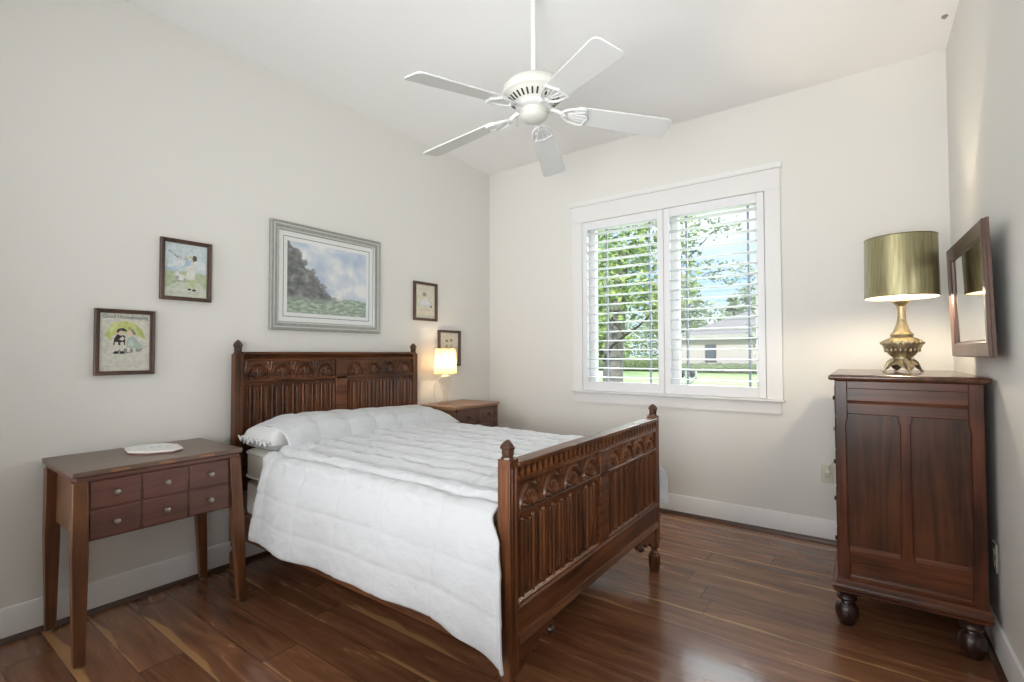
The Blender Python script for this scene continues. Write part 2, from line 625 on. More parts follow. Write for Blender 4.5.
        self.mi.append(mi)
        return self

    def ellipsoid(self, c, r, nu=16, nv=10, mi=0, p=1.0):
        def sg(a, e):
            return math.copysign(abs(a) ** e, a)
        prof = []
        vs_, fs = [], []
        for j in range(nv + 1):
            ph = -pi / 2 + pi * j / nv
            for i in range(nu):
                th = 2 * pi * i / nu
                vs_.append((c[0] + r[0] * sg(cos(ph), p) * sg(cos(th), p),
                            c[1] + r[1] * sg(cos(ph), p) * sg(sin(th), p), c[2] + r[2] * sg(sin(ph), p)))
        for j in range(nv):
            for i in range(nu):
                i2 = (i + 1) % nu
                fs.append((j * nu + i, j * nu + i2, (j + 1) * nu + i2, (j + 1) * nu + i))
        return self.add(vs_, fs, mi)

    def xform(self, M_, start=0):
        for i in range(start, len(self.v)):
            self.v[i] = tuple(M_ @ Vector(self.v[i]))
        return self

    def build(self, name, mats, parent=None, org=None, smooth=30, bevel=0.0, seg=2):
        if not isinstance(mats, (list, tuple)):
            mats = [mats]
        if parent is not None:
            o_ = ORG[parent.name]
        else:
            o_ = Vector(org) if org is not None else Vector((0, 0, 0))
        me = bpy.data.meshes.new(name)
        me.from_pydata([tuple(Vector(p) - o_) for p in self.v], [], self.f)
        for m in mats:
            me.materials.append(m)
        me.polygons.foreach_set('material_index', self.mi)
        bm = bmesh.new()
        bm.from_mesh(me)
        bmesh.ops.recalc_face_normals(bm, faces=bm.faces)
        bm.to_mesh(me)
        bm.free()
        if smooth:
            me.shade_smooth()
            me.set_sharp_from_angle(angle=radians(smooth))
        me.update()
        ob = bpy.data.objects.new(name, me)
        COL.objects.link(ob)
        if parent is not None:
            ob.parent = parent
        else:
            ob.location = o_
        ORG[ob.name] = o_
        if bevel > 0:
            md = ob.modifiers.new('bevel', 'BEVEL')
            md.width = bevel
            md.segments = seg
            md.limit_method = 'ANGLE'
            md.angle_limit = radians(40)
            md.harden_normals = False
        return ob


def tag(o, label=None, cat=None, group=None, kind=None):
    if label:
        o['label'] = label
    if cat:
        o['category'] = cat
    if group:
        o['group'] = group
    if kind:
        o['kind'] = kind
    return o


def thing(name, label, cat, loc, group=None):
    o = bpy.data.objects.new(name, None)
    o.empty_display_size = .1
    COL.objects.link(o)
    o.location = loc
    ORG[o.name] = Vector(loc)
    return tag(o, label, cat, group)


def copy_tree(o, parent=None):
    c = o.copy()
    COL.objects.link(c)
    if parent is not None:
        c.parent = parent
    ORG[c.name] = ORG.get(o.name, Vector((0, 0, 0)))
    for ch in list(o.children):
        copy_tree(ch, c)
    return c


def struct(mb, name, mat, bevel=0.0, parent=None):
    return tag(mb.build(name, mat, parent, bevel=bevel), kind=None if parent else 'structure')


def smoothstep(a, b, x):
    t = max(0.0, min(1.0, (x - a) / (b - a)))
    return t * t * (3 - 2 * t)

# ------------------------------------------------------------------ room shell
T = .16
struct(MB().box(-T, W + T, REAR - T, T, -.12, 0), 'floor', floor_m)
struct(MB().box(-T, W + T, REAR - T, T, H, H + .15), 'ceiling', ceil_m)
struct(MB().box(-T, 0, REAR - T, T, 0, H), 'wall_left', wall_m)
struct(MB().box(W, W + T, REAR - T, T, 0, H), 'wall_right', wall_m)
struct(MB().box(0, W, REAR - T, REAR, 0, H), 'wall_rear', wall_m)
WX0, WX1, WZ0, WZ1 = 1.05, 2.49, .92, 2.39
b = MB()
b.box(0, WX0, 0, T, 0, H).box(WX1, W, 0, T, 0, H).box(WX0, WX1, 0, T, 0, WZ0).box(WX0, WX1, 0, T, WZ1, H)
struct(b, 'wall_back', wall_m)


def baseboard(name, poly_axis, a0, a1, side):
    """board .145 high with eased top edge; dark shoe moulding as a separate trim"""
    prof = [(0, 0), (.014, 0), (.014, .135), (.010, .144), (0, .145)]
    shoe = [(.014, 0), (.031, 0), (.029, .010), (.022, .019), (.014, .022)]
    return prof, shoe


bp_, sh_ = baseboard('', '', 0, 0, 0)
struct(MB().prism([(-d, z) for d, z in bp_], 'x', 0, W), 'baseboard_back', trim_m)
struct(MB().prism([(d, z) for d, z in bp_], 'y', REAR, -.014), 'baseboard_left', trim_m)
struct(MB().prism([(W - d, z) for d, z in bp_], 'y', REAR, -.014), 'baseboard_right', trim_m)
struct(MB().prism([(-d, z) for d, z in sh_], 'x', .014, W - .014), 'trim_1', shoe_m)
struct(MB().prism([(d, z) for d, z in sh_], 'y', REAR, -.031), 'trim_2', shoe_y_m)
struct(MB().prism([(W - d, z) for d, z in sh_], 'y', REAR, -.031), 'trim_3', shoe_y_m)

# ------------------------------------------------------------------ window
b = MB()
b.box(WX0 - .10, WX0, -.022, 0, WZ0, WZ1).box(WX1, WX1 + .10, -.022, 0, WZ0, WZ1)
b.box(WX0 - .10, WX1 + .10, -.022, 0, WZ1, 2.535)
win = struct(b, 'window_1', trim_m, bevel=.003)
MB().prism([(0, 2.535), (-.030, 2.535), (-.040, 2.553), (-.040, 2.570), (0, 2.570)], 'x', WX0 - .112, WX1 + .112).build('head_cap', trim_m, win)
MB().box(WX0 - .108, WX1 + .108, -.042, .05, .903, .920).build('sill', trim_m, win, bevel=.005)
MB().prism([(0, .820), (-.020, .820), (-.020, .890), (-.026, .903), (0, .903)], 'x', WX0 - .088, WX1 + .088).build('sill_apron', trim_m, win)
b = MB()   # jambs
b.box(WX0, WX0 + .012, .03, T, WZ0, WZ1).box(WX1 - .012, WX1, .03, T, WZ0, WZ1)
b.box(WX0, WX1, .03, T, WZ1 - .012, WZ1).box(WX0, WX1, .05, T, WZ0, WZ0 + .012)
b.build('jamb', trim_m, win)
b = MB()   # sash frame with the wide mullion in the middle
y0, y1 = .085, .135
b.box(WX0 + .012, 1.130, y0, y1, WZ0 + .012, WZ1 - .012).box(2.41, WX1 - .012, y0, y1, WZ0 + .012, WZ1 - .012)
b.box(1.705, 1.858, y0, y1, WZ0 + .012, WZ1 - .012)
for xa, xb in ((1.13, 1.705), (1.858, 2.41)):
    b.box(xa, xb, y0, y1, WZ0 + .012, .975).box(xa, xb, y0, y1, 2.335, WZ1 - .012)
b.build('sash', trim_m, win, bevel=.004)
grey_bar = plain('grey_muntin', (.22, .235, .27), rough=.5)
for xc in (1.230, 1.615, 1.915, 2.363):
    MB().box(xc - .008, xc + .008, .098, .116, .975, 2.335).build('muntin', grey_bar, win, bevel=.002)
for xa, xb in ((1.13, 1.705), (1.858, 2.41)):
    MB().box(xa, xb, .120, .124, .975, 2.335).build('pane', window_glass_m, win, smooth=0)


# plantation shutters, one leaf each side
def make_shutter():
    x0, x1 = WX0 + .003, 1.7685
    zb, zt = WZ0 + .002, WZ1 - .003
    ya, yb = -.020, .012
    root = thing('window_shutter', 'left white louvered shutter panel with green tree behind its slats', 'shutter',
                 (x0, 0, zb), 'shutter panels in the window')
    f = MB()
    f.box(x0, x0 + .048, ya, yb, zb, zt).box(x1 - .048, x1, ya, yb, zb, zt)
    f.box(x0 + .048, x1 - .048, ya, yb, zb, 1.0).box(x0 + .048, x1 - .048, ya, yb, 2.315, zt)
    f.build('frame', shutter_m, root, bevel=.003)
    n = 17
    pitch = (2.315 - 1.0) / n
    cy = -.003
    for k in range(n):
        zc = 1.0 + pitch * (k + .5)
        poly = []
        for j in range(14):
            a = 2 * pi * j / 14
            yy, zz = .043 * cos(a), .0052 * sin(a)
            t = radians(-.5)
            poly.append((cy + yy * cos(t) - zz * sin(t), zc + yy * sin(t) + zz * cos(t)))
        MB().prism(poly, 'x', x0 + .049, x1 - .049).build('louver', shutter_m, root)
    for zc in (1.12, 2.20):
        MB().tube([(x0 + .003, ya - .004, zc - .035), (x0 + .003, ya - .004, zc + .035)], .0045, 8).build('hinge', trim_m, root)
    return root


sh = make_shutter()
sh2 = copy_tree(sh)
sh2.location = (1.7715, 0, WZ0 + .002)
for ch in sh2.children:
    if ch.name.startswith('hinge'):
        ch.location.x += .7155 - .006
sh2['label'] = 'right white louvered shutter panel with blue sky and grey-roofed house behind its slats'

# ------------------------------------------------------------------ bed
BY0, BY1 = -2.487, -1.073          # post centre lines
BC = (BY0 + BY1) / 2
bed = thing('bed', 'dark carved wooden bed with linenfold headboard and footboard, made up in white', 'bed', (1.05, BC, 0))


def lunette(u, v, n):
    """row of n half-round fans with leaves between; returns relief height"""
    k = min(n - 1, int(u * n))
    a = (u * n - k) - .5                     # -.5 .. .5 across one fan
    y = v * 1.02
    r = sqrt((a / .47) ** 2 + (y / .93) ** 2)
    h = 0.0
    if v < .02 or v > .985:
        return .004
    if r < 1.0:
        ring = min(1, 1.6 * max(0, 1 - abs(r - .93) / .065))
        ring2 = min(1, 1.6 * max(0, 1 - abs(r - .775) / .045))
        h = .011 * ring + .007 * ring2 - .002
        if r < .70:
            ang = math.atan2(y / .93, a / .47)
            pet = abs(sin(ang * 7)) ** .7
            h = max(h, .011 * pet * smoothstep(.72, .62, r) * smoothstep(.12, .22, r) - .003)
            if r < .2:
                h = .006
    else:
        # spandrel leaf
        d = abs(abs(a) - .5)
        leaf = max(0, 1 - abs(d - .035 - .10 * max(0, v - .45)) / .045) * smoothstep(.35, .55, v)
        h = .005 * leaf - .002
    return h


def linenfold(u, v, n, ht):
    """n vertical linen folds with cusped upper ends; ht = panel height"""
    k = min(n - 1, int(u * n))
    a = (u * n - k)
    d = abs(a - .5) * 2
    fold = .014 * (1 - smoothstep(.04, .24, d)) + .010 * min(1, 1.5 * max(0, 1 - abs(d - .52) / .14)) + .006 * max(0, 1 - abs(d - 1.0) / .16) - .003
    z = (1 - v) * ht                             # distance below the top
    cut = .016 + .016 * abs(cos(pi * a)) ** .7
    zb = v * ht
    cutb = .010 + .012 * abs(cos(pi * a)) ** .7
    m = smoothstep(cut - .002, cut + .002, z) * smoothstep(cutb - .002, cutb + .002, zb)
    return fold * m + (-.006) * (1 - m)


def gallery(u, v, n, style):
    k = u * n
    a = k - int(k)
    if v < .08 or v > .92:
        return .006
    if style == 'arc':
        d = sqrt(((a - .5) / .40) ** 2 + ((v - .86) / .66) ** 2)
        return -.021 if d < 1 else .006
    w = .5 + .30 * sin(2 * pi * a)
    w2 = .5 - .30 * sin(2 * pi * a)
    h = max(max(0, 1 - abs(v - w) / .16), max(0, 1 - abs(v - w2) / .16))
    return -.008 + .014 * min(1, h * 1.5)


def carved_end(name, xc, z, n_gal, gal_style, head, BY0, BY1):
    """one end board of the bed, carved side facing +x"""
    b = MB()
    BC = (BY0 + BY1) / 2
    ya, yb = BY0 + .020, BY1 - .020
    t = .022
    b.box(xc - t, xc - .008, ya, yb, z['rail0'], z['top'] - .012)                                  # top rail core
    b.box(xc - t - .008, xc + t + .010, ya, yb, z['top'] - .014, z['top'])                      # moulded cap
    b.box(xc - t, xc + t + .004, ya, yb, z['lun1'], z['gal0'])                                  # fillet under the gallery
    b.box(xc - t, xc + t + .005, ya, yb, z['lin1'], z['lun0'])                                  # rail under lunettes
    b.box(xc - t, xc + t + .005, BC - .043, BC + .043, z['lin0'] - .01, z['lun1'] + .005)       # centre stile
    b.box(xc - .012, xc + .006, ya, yb, z['lin0'] - .01, z['rail0'] + .01)                      # field behind panels
    if head:
        b.box(xc - t, xc + t, ya, yb, z['lin0'] - .12, z['lin0'])
    else:
        for k in range(2):                                                                      # sloping sills of the panels
            pa, pb = (ya, BC - .043) if k == 0 else (BC + .043, yb)
            b.prism([(xc, z['lin0'] + .016), (xc + .012, z['lin0'] + .016), (xc + t + .006, z['lin0']), (xc, z['lin0'])], 'y', pa, pb)
    root = b.build(name, bed_h, bed, bevel=.0025)
    for k in range(2):
        pa, pb = (ya + .012, BC - .047) if k == 0 else (BC + .047, yb - .012)
        MB().relief(lambda u, v: lunette(u, v, 4), pa, pb, 200, z['lun0'], z['lun1'], 34, xc + t - .006, .026).build('lunette_panel', bed_h, root, smooth=50)
        hh = z['lin1'] - z['lin0']
        rows = 44
        mb = MB()
        nz_ = [0] + [.03 * i / 12 / hh for i in range(1, 13)] + [.2, .5, .8] + [1 - .04 * (14 - i) / 14 / hh for i in range(0, 15)]
        nn = len(nz_) - 1

        def lf(u, v, nz_=nz_, nn=nn, hh=hh):
            return linenfold(u, nz_[int(round(v * nn))], 9, hh)
        st = len(mb.v)
        mb.relief(lf, pa, pb, 252, z['lin0'], z['lin1'], nn, xc + .008, .014)
        # rows are packed where the cusps are: move them to their true heights
        ny = 252
        for j in range(nn + 1):
            for i in range(ny + 1):
                p = mb.v[j * (ny + 1) + i]
                mb.v[j * (ny + 1) + i] = (p[0], p[1], z['lin0'] + hh * nz_[j])
        base = (nn + 1) * (ny + 1)
        for q in range(base, len(mb.v)):
            p = mb.v[q]
            j = int(round((p[2] - z['lin0']) / hh * nn))
            mb.v[q] = (p[0], p[1], z['lin0'] + hh * nz_[max(0, min(nn, j))])
        mb.build('linenfold_panel', bed_v, root, smooth=50)
    MB().relief(lambda u, v: gallery(u, v, n_gal, gal_style), ya, yb, n_gal * 10, z['gal0'], z['gal1'], 16, xc + t - .002, .032).build('carved_gallery', bed_h, root, smooth=40)
    for yc in (BY0, BY1):
        pw = .0255
        p = MB()
        s = z['post']
        foot_top = 0.155 if not head else .16
        p.box(xc - pw, xc + pw, yc - pw, yc + pw, foot_top, s)
        for o in (-.011, .011):                                                                 # reeding on the post faces
            p.box(xc + pw - .002, xc + pw + .002, yc + o - .003, yc + o + .003, foot_top + .08, s - .03)
            p.box(xc + o - .003, xc + o + .003, yc - pw - .002, yc - pw + .002, foot_top + .08, s - .03)
        post = p.build('post', bed_v, root, bevel=.006)
        f = MB()
        h = z['fin'] - s
        f.lathe([(.024, s), (.023, s + .10 * h), (.019, s + .14 * h), (.021, s + .24 * h), (.021, s + .48 * h), (.026, s + .54 * h),
                 (.0265, s + .61 * h), (.0235, s + .72 * h), (.016, s + .86 * h), (.007, s + .96 * h), (.002, s + h)], (xc, yc, 0), 24, lobes=8, amp=.045)
        f.build('finial', bed_fin, root, smooth=25)
        l = MB()
        l.lathe([(.020, 0), (.026, .004), (.030, .030), (.033, .070), (.033, .092), (.026, .098), (.026, .104), (.019, .110), (.016, .120),
                 (.020, .130), (.027, .136), (.027, .146), (.024, .158)], (xc, yc, 0), 24)
        l.build('leg', bed_v, root)
    return root


hz = dict(top=1.256, gal1=1.243, gal0=1.212, lun1=1.203, lun0=1.088, lin1=1.072, lin0=.56, rail0=1.06, post=1.245, fin=1.327)
head = carved_end('headboard', .062, hz, 34, 'wave', True, -2.457, -1.084)
fz = dict(top=.872, gal1=.857, gal0=.806, lun1=.797, lun0=.702, lin1=.690, lin0=.386, rail0=.68, post=.885, fin=.950)
FX = 2.050
foot = carved_end('footboard', FX, fz, 36, 'arc', False, BY0, BY1)
b = MB()       # bottom rail with its two mouldings and the scalloped brackets
ya, yb = BY0 + .020, BY1 - .020
b.box(FX - .02, FX + .024, ya, yb, .262, .392)
b.build('bottom_rail', bed_h, foot, bevel=.002)
b = MB()
b.prism([(FX + .022, .372), (FX + .022, .392), (FX + .030, .392), (FX + .036, .384), (FX + .030, .374)], 'y', ya, yb)
b.prism([(FX + .022, .262), (FX + .022, .290), (FX + .028, .288), (FX + .036, .276), (FX + .030, .270), (FX + .036, .262)], 'y', ya, yb)
b.build('rail_moulding', bed_h, foot)
for s, yp in ((1, ya), (-1, yb)):
    out = [(0, .265), (0, .150), (.035, .150), (.060, .165), (.085, .190), (.115, .190), (.128, .178), (.150, .200), (.185, .214), (.205, .196),
           (.225, .190), (.245, .200), (.252, .222), (.240, .240), (.275, .265)]
    MB().prism([(yp + s * a, z) for a, z in out], 'x', FX - .010, FX + .016).build('bracket', bed_h, foot, bevel=.002)
    q = MB()
    q.lathe([(.004, -.010), (.016, -.008), (.020, 0), (.016, .012), (.010, .020)], (FX + .012, yp + s * .225, .205), 14, axis='x')
    q.build('boss', dr_foot, foot)
for yc in (BY0 + .01, BY1 - .01):
    MB().box(.10, FX - .03, yc - .014, yc + .014, .205, .345).build('side_rail', bed_x, bed, bevel=.003)

# mattress and box spring
mx0, mx1, my0, my1 = .105, 2.005, -2.452, -1.108


def soft_slab(z0, z1, puff, rnd):
    def P(a, v):
        # superellipse outline in plan, rounded edge in section
        e = .10
        c_, s_ = cos(a), sin(a)
        px = math.copysign(abs(c_) ** e, c_)
        py = math.copysign(abs(s_) ** e, s_)
        t = v * 2 - 1
        k = (1 - abs(t) ** 6) ** (1 / 6.0) if abs(t) < 1 else 0
        inset = rnd * (1 - k)
        return ((mx0 + mx1) / 2 + px * ((mx1 - mx0) / 2 - inset), (my0 + my1) / 2 + py * ((my1 - my0) / 2 - inset), z0 + (z1 - z0) * v)
    mb = MB()
    n, m = 120, 14
    vs_ = [P(2 * pi * i / n, j / m) for j in range(m + 1) for i in range(n)]
    fs = [(j * n + i, j * n + (i + 1) % n, (j + 1) * n + (i + 1) % n, (j + 1) * n + i) for j in range(m) for i in range(n)]
    fs.append(tuple(reversed(range(n))))
    fs.append(tuple(m * n + i for i in range(n)))
    return mb.add(vs_, fs)


tag(soft_slab(.300, .520, 0, .03).build('box_spring', box_m, org=(1.05, BC, .30)),
    'cream cloth box spring low on the bed, seen between sewing cabinet and quilt', 'box spring')
mt = soft_slab(.522, .700, 0, .035).build('mattress', matt_m, org=(1.05, BC, .522))
tag(mt, 'cream mattress edge showing under the pillow at the head of bed', 'mattress')
for zc in (.545, .678):
    pts = []
    for i in range(81):
        a = 2 * pi * i / 80
        c_, s_ = cos(a), sin(a)
        pts.append(((mx0 + mx1) / 2 + math.copysign(abs(c_) ** .1, c_) * ((mx1 - mx0) / 2 + .002), (my0 + my1) / 2 + math.copysign(abs(s_) ** .1, s_) * ((my1 - my0) / 2 + .002), zc))
    MB().tube(pts, .006, 6).build('piping', pillow_m, mt)


# pillows under the turned-over quilt
def make_pillow(name, yc, hw, label):
    mb = MB()

    def P(u, v):
        a, t = u * 2 - 1, v * 2 - 1
        ex = (1 - abs(a) ** 7) ** .5 if abs(a) < 1 else 0
        ey = (1 - abs(t) ** 12) ** .5 if abs(t) < 1 else 0
        return a, t, ex * ey
    n = 28
    top = []
    mb.grid(lambda u, v: (.285 + .170 * P(u, v)[0], yc + hw * P(u, v)[1], .748 + (.088 if yc < -1.8 else .050) * P(u, v)[2] + .004 * noise.noise((u * 5, v * 6, 1))), n, n)
    mb.grid(lambda u, v: (.285 + .170 * P(u, v)[0], yc + hw * P(u, v)[1], .748 - .042 * P(u, v)[2]), n, n)
    o = mb.build(name, pillow_m, org=(.285, yc, .71), smooth=60)
    tag(o, label, 'pillow')
    return o


pa_ = make_pillow('pillow', -2.115, .348, 'white pillow with ruffled end peeking out beside the sewing cabinet')
rf = MB()
rf.grid(lambda u, v: (.285 + .165 * (u * 2 - 1), -2.460 - .018 * v - .005 * sin(u * 60) * v, .758 + .020 * sin(u * 46 + v) * v + .004 * sin(u * 17)), 90, 6)
ro = rf.build('ruffle', pillow_m, pa_, smooth=60)
sm = ro.modifiers.new('thick', 'SOLIDIFY')
sm.thickness = .004

# quilt: one sheet that hangs over both sides
PROF = [(-2.592, .298), (-2.588, .36), (-2.578, .46), (-2.562, .57), (-2.538, .645), (-2.500, .690), (-2.440, .712), (-2.30, .722), (-1.76, .732),
        (-1.26, .722), (-1.12, .708), (-1.06, .678), (-1.026, .62), (-1.010, .55), (-1.003, .47), (-1.000, .395)]
ARC = [0.0]
for i in range(1, len(PROF)):
    ARC.append(ARC[-1] + math.hypot(PROF[i][0] - PROF[i - 1][0], PROF[i][1] - PROF[i - 1][1]))


def prof_at(s):
    s = max(0, min(ARC[-1], s))
    for i in range(1, len(ARC)):
        if s <= ARC[i] + 1e-9:
            t = (s - ARC[i - 1]) / (ARC[i] - ARC[i - 1])
            p0, p1 = PROF[max(0, i - 2)], PROF[i - 1]
            p2, p3 = PROF[i], PROF[min(len(PROF) - 1, i + 1)]
            r = []
            for c_ in (0, 1):
                m1 = (p2[c_] - p0[c_]) / 2 if i > 1 else p2[c_] - p1[c_]
                m2 = (p3[c_] - p1[c_]) / 2
                h1, h2 = 2 * t ** 3 - 3 * t ** 2 + 1, -2 * t ** 3 + 3 * t ** 2
                h3, h4 = t ** 3 - 2 * t ** 2 + t, t ** 3 - t ** 2
                r.append(p1[c_] * h1 + p2[c_] * h2 + m1 * h3 + m2 * h4)
            d = (p2[0] - p1[0], p2[1] - p1[1])
            l = math.hypot(*d)
            return r[0], r[1], -d[1] / l, d[0] / l
    return (*PROF[-1], 0, 0)


S_TOP0 = ARC[5]
S_TOP1 = ARC[11]


def quilt_pt(u, v):
    s = ARC[-1] * v
    y, z, ny_, nz_ = prof_at(s)
    hang = max(0.0, (S_TOP0 - s) / S_TOP0)          # 0 on top, 1 at the near hem
    hangf = max(0.0, (s - S_TOP1) / (ARC[-1] - S_TOP1))
    x0 = .500 + .045 * smoothstep(.0, .25, hang) * (1 - hang) + .010 * hang
    x1 = 2.008 + .045 * smoothstep(.04, .22, hang) + .050 * hang ** 2 + .105 * smoothstep(.1, .5, hangf)
    x = x0 + (x1 - x0) * u
    # quilting: puffed channels along the bed and shallower cross seams
    wob = .012 * noise.noise((x * 2.3, s * 1.7, 3.1)) + .006 * noise.noise((x * 7, s * 5, 8.2))
    ch = abs(sin(pi * (s + wob) / .118)) ** .55
    cr = abs(sin(pi * (x + .03 * noise.noise((x * 3, s * 3, .5))) / .295)) ** .35
    ontop = 1 - smoothstep(0, .12, hang) - smoothstep(0, .12, hangf)
    amp = .0030 + .0160 * max(0, ontop)
    d = amp * ch * (.72 + .28 * cr)
    d += (.009 * noise.noise((x * 9, s * 9, 1.3)) + .006 * noise.noise((x * 21, s * 25, 4.0))) * (.45 + .55 * max(0, ontop))
    sd = min((s + wob) % .118, .118 - (s + wob) % .118)
    xd = (x + .02 * noise.noise((x * 3, s * 3, .5))) % .295
    xd = min(xd, .295 - xd)
    d -= (.0020 + .002 * max(0, ontop)) * math.exp(-(sd / .008) ** 2) + .0034 * math.exp(-(xd / .009) ** 2)
    if hang > 0:
        d += hang * (.012 * sin(x * 9.0 + 1.2) + .007 * sin(x * 17.3) + .010 * noise.noise((x * 3.1, hang * 2, 6)))
        # loose corner by the foot post folds outward
        e = smoothstep(1.80, 2.06, x)
        d += hang * (.030 * e * sin((x - 1.80) * 21))
        z -= .055 * e * hang ** 1.6 * smoothstep(1.90, 2.08, x)
        z += .012 * hang * sin(x * 5.2)
    if hangf > 0:
        d += hangf * (.014 * sin(x * 11) + .010 * sin(x * 23 + 1))
        z += .10 * hangf * smoothstep(1.95, 2.10, x) * -0.2
    edge = smoothstep(.055, .0, x - x0)
    d += .020 * edge * (1 - edge * .5)
    return (x, y + ny_ * d, z + nz_ * d)


qb = MB()
qb.grid(quilt_pt, 270, 300)
quilt = qb.build('quilt', [quilt_m, lining_m], org=(1.25, BC, .70), smooth=70)
tag(quilt, 'white channel-stitched quilt spread over the bed and hanging down its side', 'quilt')
sm = quilt.modifiers.new('thick', 'SOLIDIFY')
sm.thickness = .010
sm.offset = -1


def tuck_pt(u, v):
    """quilt drawn over the pillows: u across the roll (x), v along the bed width"""
    ya_, yb_ = -2.40, -1.012
    y = ya_ + (yb_ - ya_) * v
    # section of the roll from the crease (u=0) up and over to the headboard
    sec = [(.512, .722), (.512, .748), (.500, .794), (.462, .836), (.390, .862), (.30, .872), (.21, .866), (.135, .842), (.098, .795), (.094, .755)]
    t = u * (len(sec) - 1)
    i = min(len(sec) - 2, int(t))
    f = t - i
    x = sec[i][0] * (1 - f) + sec[i + 1][0] * f
    z = sec[i][1] * (1 - f) + sec[i + 1][1] * f
    # ends of the roll
    e1 = smoothstep(0, .13, v)
    e2 = (1 - max(0, (v - .80) / .20) ** 2.6) if v > .80 else 1
    k = e2
    z = .715 + (z - .715) * max(k, .06)
    z -= .034 * (1 - e1) * (z - .70) / .16
    z += (.022 - .050 * v) * (z - .715) / .15
    x += .030 * (1 - e1) * (u < .5) * (1 - 2 * u)
    seam = abs(sin(pi * (y + 2.40) / .205)) ** .4
    d = .017 * seam - .013
    d += .006 * noise.noise((x * 8, y * 7, 2.2)) + .003 * noise.noise((x * 20, y * 20, 5))
    m = (z - .715) / .15
    return (x + d * (.8 if u < .45 else 0), y, z + d * (.4 + m * .6))


tb = MB()
tb.grid(tuck_pt, 60, 170)
to = tb.build('pillow_cover_fold', quilt_m, quilt, smooth=70)
sm = to.modifiers.new('thick', 'SOLIDIFY')
sm.thickness = .009
sm.offset = -1

# ------------------------------------------------------------------ sewing cabinet by the left wall
cab = thing('sewing_cabinet', 'brown wooden sewing cabinet table with six small drawer fronts and splayed legs', 'cabinet', (.26, -2.955, 0))
cx0, cx1, cy0, cy1 = .020, .512, -3.283, -2.636
MB().box(cx0, cx1, cy0, cy1, .753, .775).build('tabletop', tb_top, cab, bevel=.003)
low = MB().box(cx0 + .012, cx1 - .010, cy0 + .012, cy1 - .012, .732, .751).build('folded_leaf', tb_front, cab, bevel=.003)
for yc in (-3.13, -2.96, -2.80):
    MB().box(cx1 - .004, cx1 + .003, yc - .032, yc + .032, .757, .768).build('hinge', ns_top, cab, bevel=.001)
b = MB()
b.box(.055, .475, cy0 + .04, cy1 - .04, .49, .735)
body = b.build('body', tb_side, cab, bevel=.002)
b = MB()
fy0, fy1 = cy0 + .050, cy1 - .046
b.box(.470, .486, fy0, fy1, .485, .735)
b.build('front_panel', tb_front, cab, bevel=.002)
dw = (fy1 - fy0 - .012) / 3
for r in range(2):
    for c_ in range(3):
        y0_ = fy0 + .006 + c_ * dw + .004
        z0_ = .492 + r * .121
        d = MB().box(.484, .492, y0_, y0_ + dw - .008, z0_, z0_ + .113).build('drawer_front', tb_front, cab, bevel=.003)
        k = MB()
        k.lathe([(.005, .490), (.005, .502), (.011, .506), (.0125, .512), (.010, .518), (.002, .520)], (0, y0_ + dw / 2 - .004, z0_ + .058), 16, axis='x')
        k.build('knob', pewter_m, d)
for ix, iy in ((0, 0), (1, 0), (0, 1), (1, 1)):
    px_, py_ = (.064, .478)[ix], (cy0 + .027, cy1 - .030)[iy]
    bx, by = (.050, .490)[ix], (-3.249, -2.624)[iy]
    l = MB()
    rings = [(bx, by, .008, .018, .018), (px_ + (bx - px_) * .45, py_ + (by - py_) * .45, .44, .021, .027), (px_, py_, .733, .024, .024)]
    l.add([(x + i * hx, y + j * hy, z) for x, y, z, hx, hy in rings for i, j in ((-1, -1), (1, -1), (1, 1), (-1, 1))],
          [(0, 3, 2, 1), (8, 9, 10, 11)] + [(r * 4 + k, r * 4 + (k + 1) % 4, r * 4 + 4 + (k + 1) % 4, r * 4 + 4 + k) for r in (0, 1) for k in range(4)])
    leg = l.build('leg', tb_leg, cab, bevel=.003)
    MB().lathe([(.011, 0), (.012, .009)], (bx, by, 0), 14).build('glide', pewter_m, leg)

# white ceramic trivet on it
octo = [(.118, -3.010), (.250, -3.032), (.330, -2.985), (.375, -2.890), (.345, -2.838), (.215, -2.815), (.135, -2.850), (.092, -2.930)]
tr = thing('trivet', 'white many-sided trivet with faint blue motif lying on the sewing cabinet top', 'trivet', (.23, -2.92, .7755))
cxo = sum(p[0] for p in octo) / 8
cyo = sum(p[1] for p in octo) / 8


def inset(k):
    return [(cxo + (x - cxo) * k, cyo + (y - cyo) * k) for x, y in octo]


MB().prism(inset(.95), 'z', .7755, .781).build('base', tile_edge, tr)
MB().prism(octo, 'z', .781, .790).build('plate', tile_m, tr, bevel=.003)
b = MB()
for i in range(7):
    a = 2 * pi * i / 7
    b.prism([(cxo + .035 * cos(a) + .014 * cos(t), cyo + .035 * sin(a) + .014 * sin(t)) for t in [2 * pi * j / 10 for j in range(10)]], 'z', .7895, .7903)
b.prism([(cxo + .012 * cos(t), cyo + .012 * sin(t)) for t in [2 * pi * j / 10 for j in range(10)]], 'z', .7895, .7903)
b.build('flower_motif', tile_blue, tr)

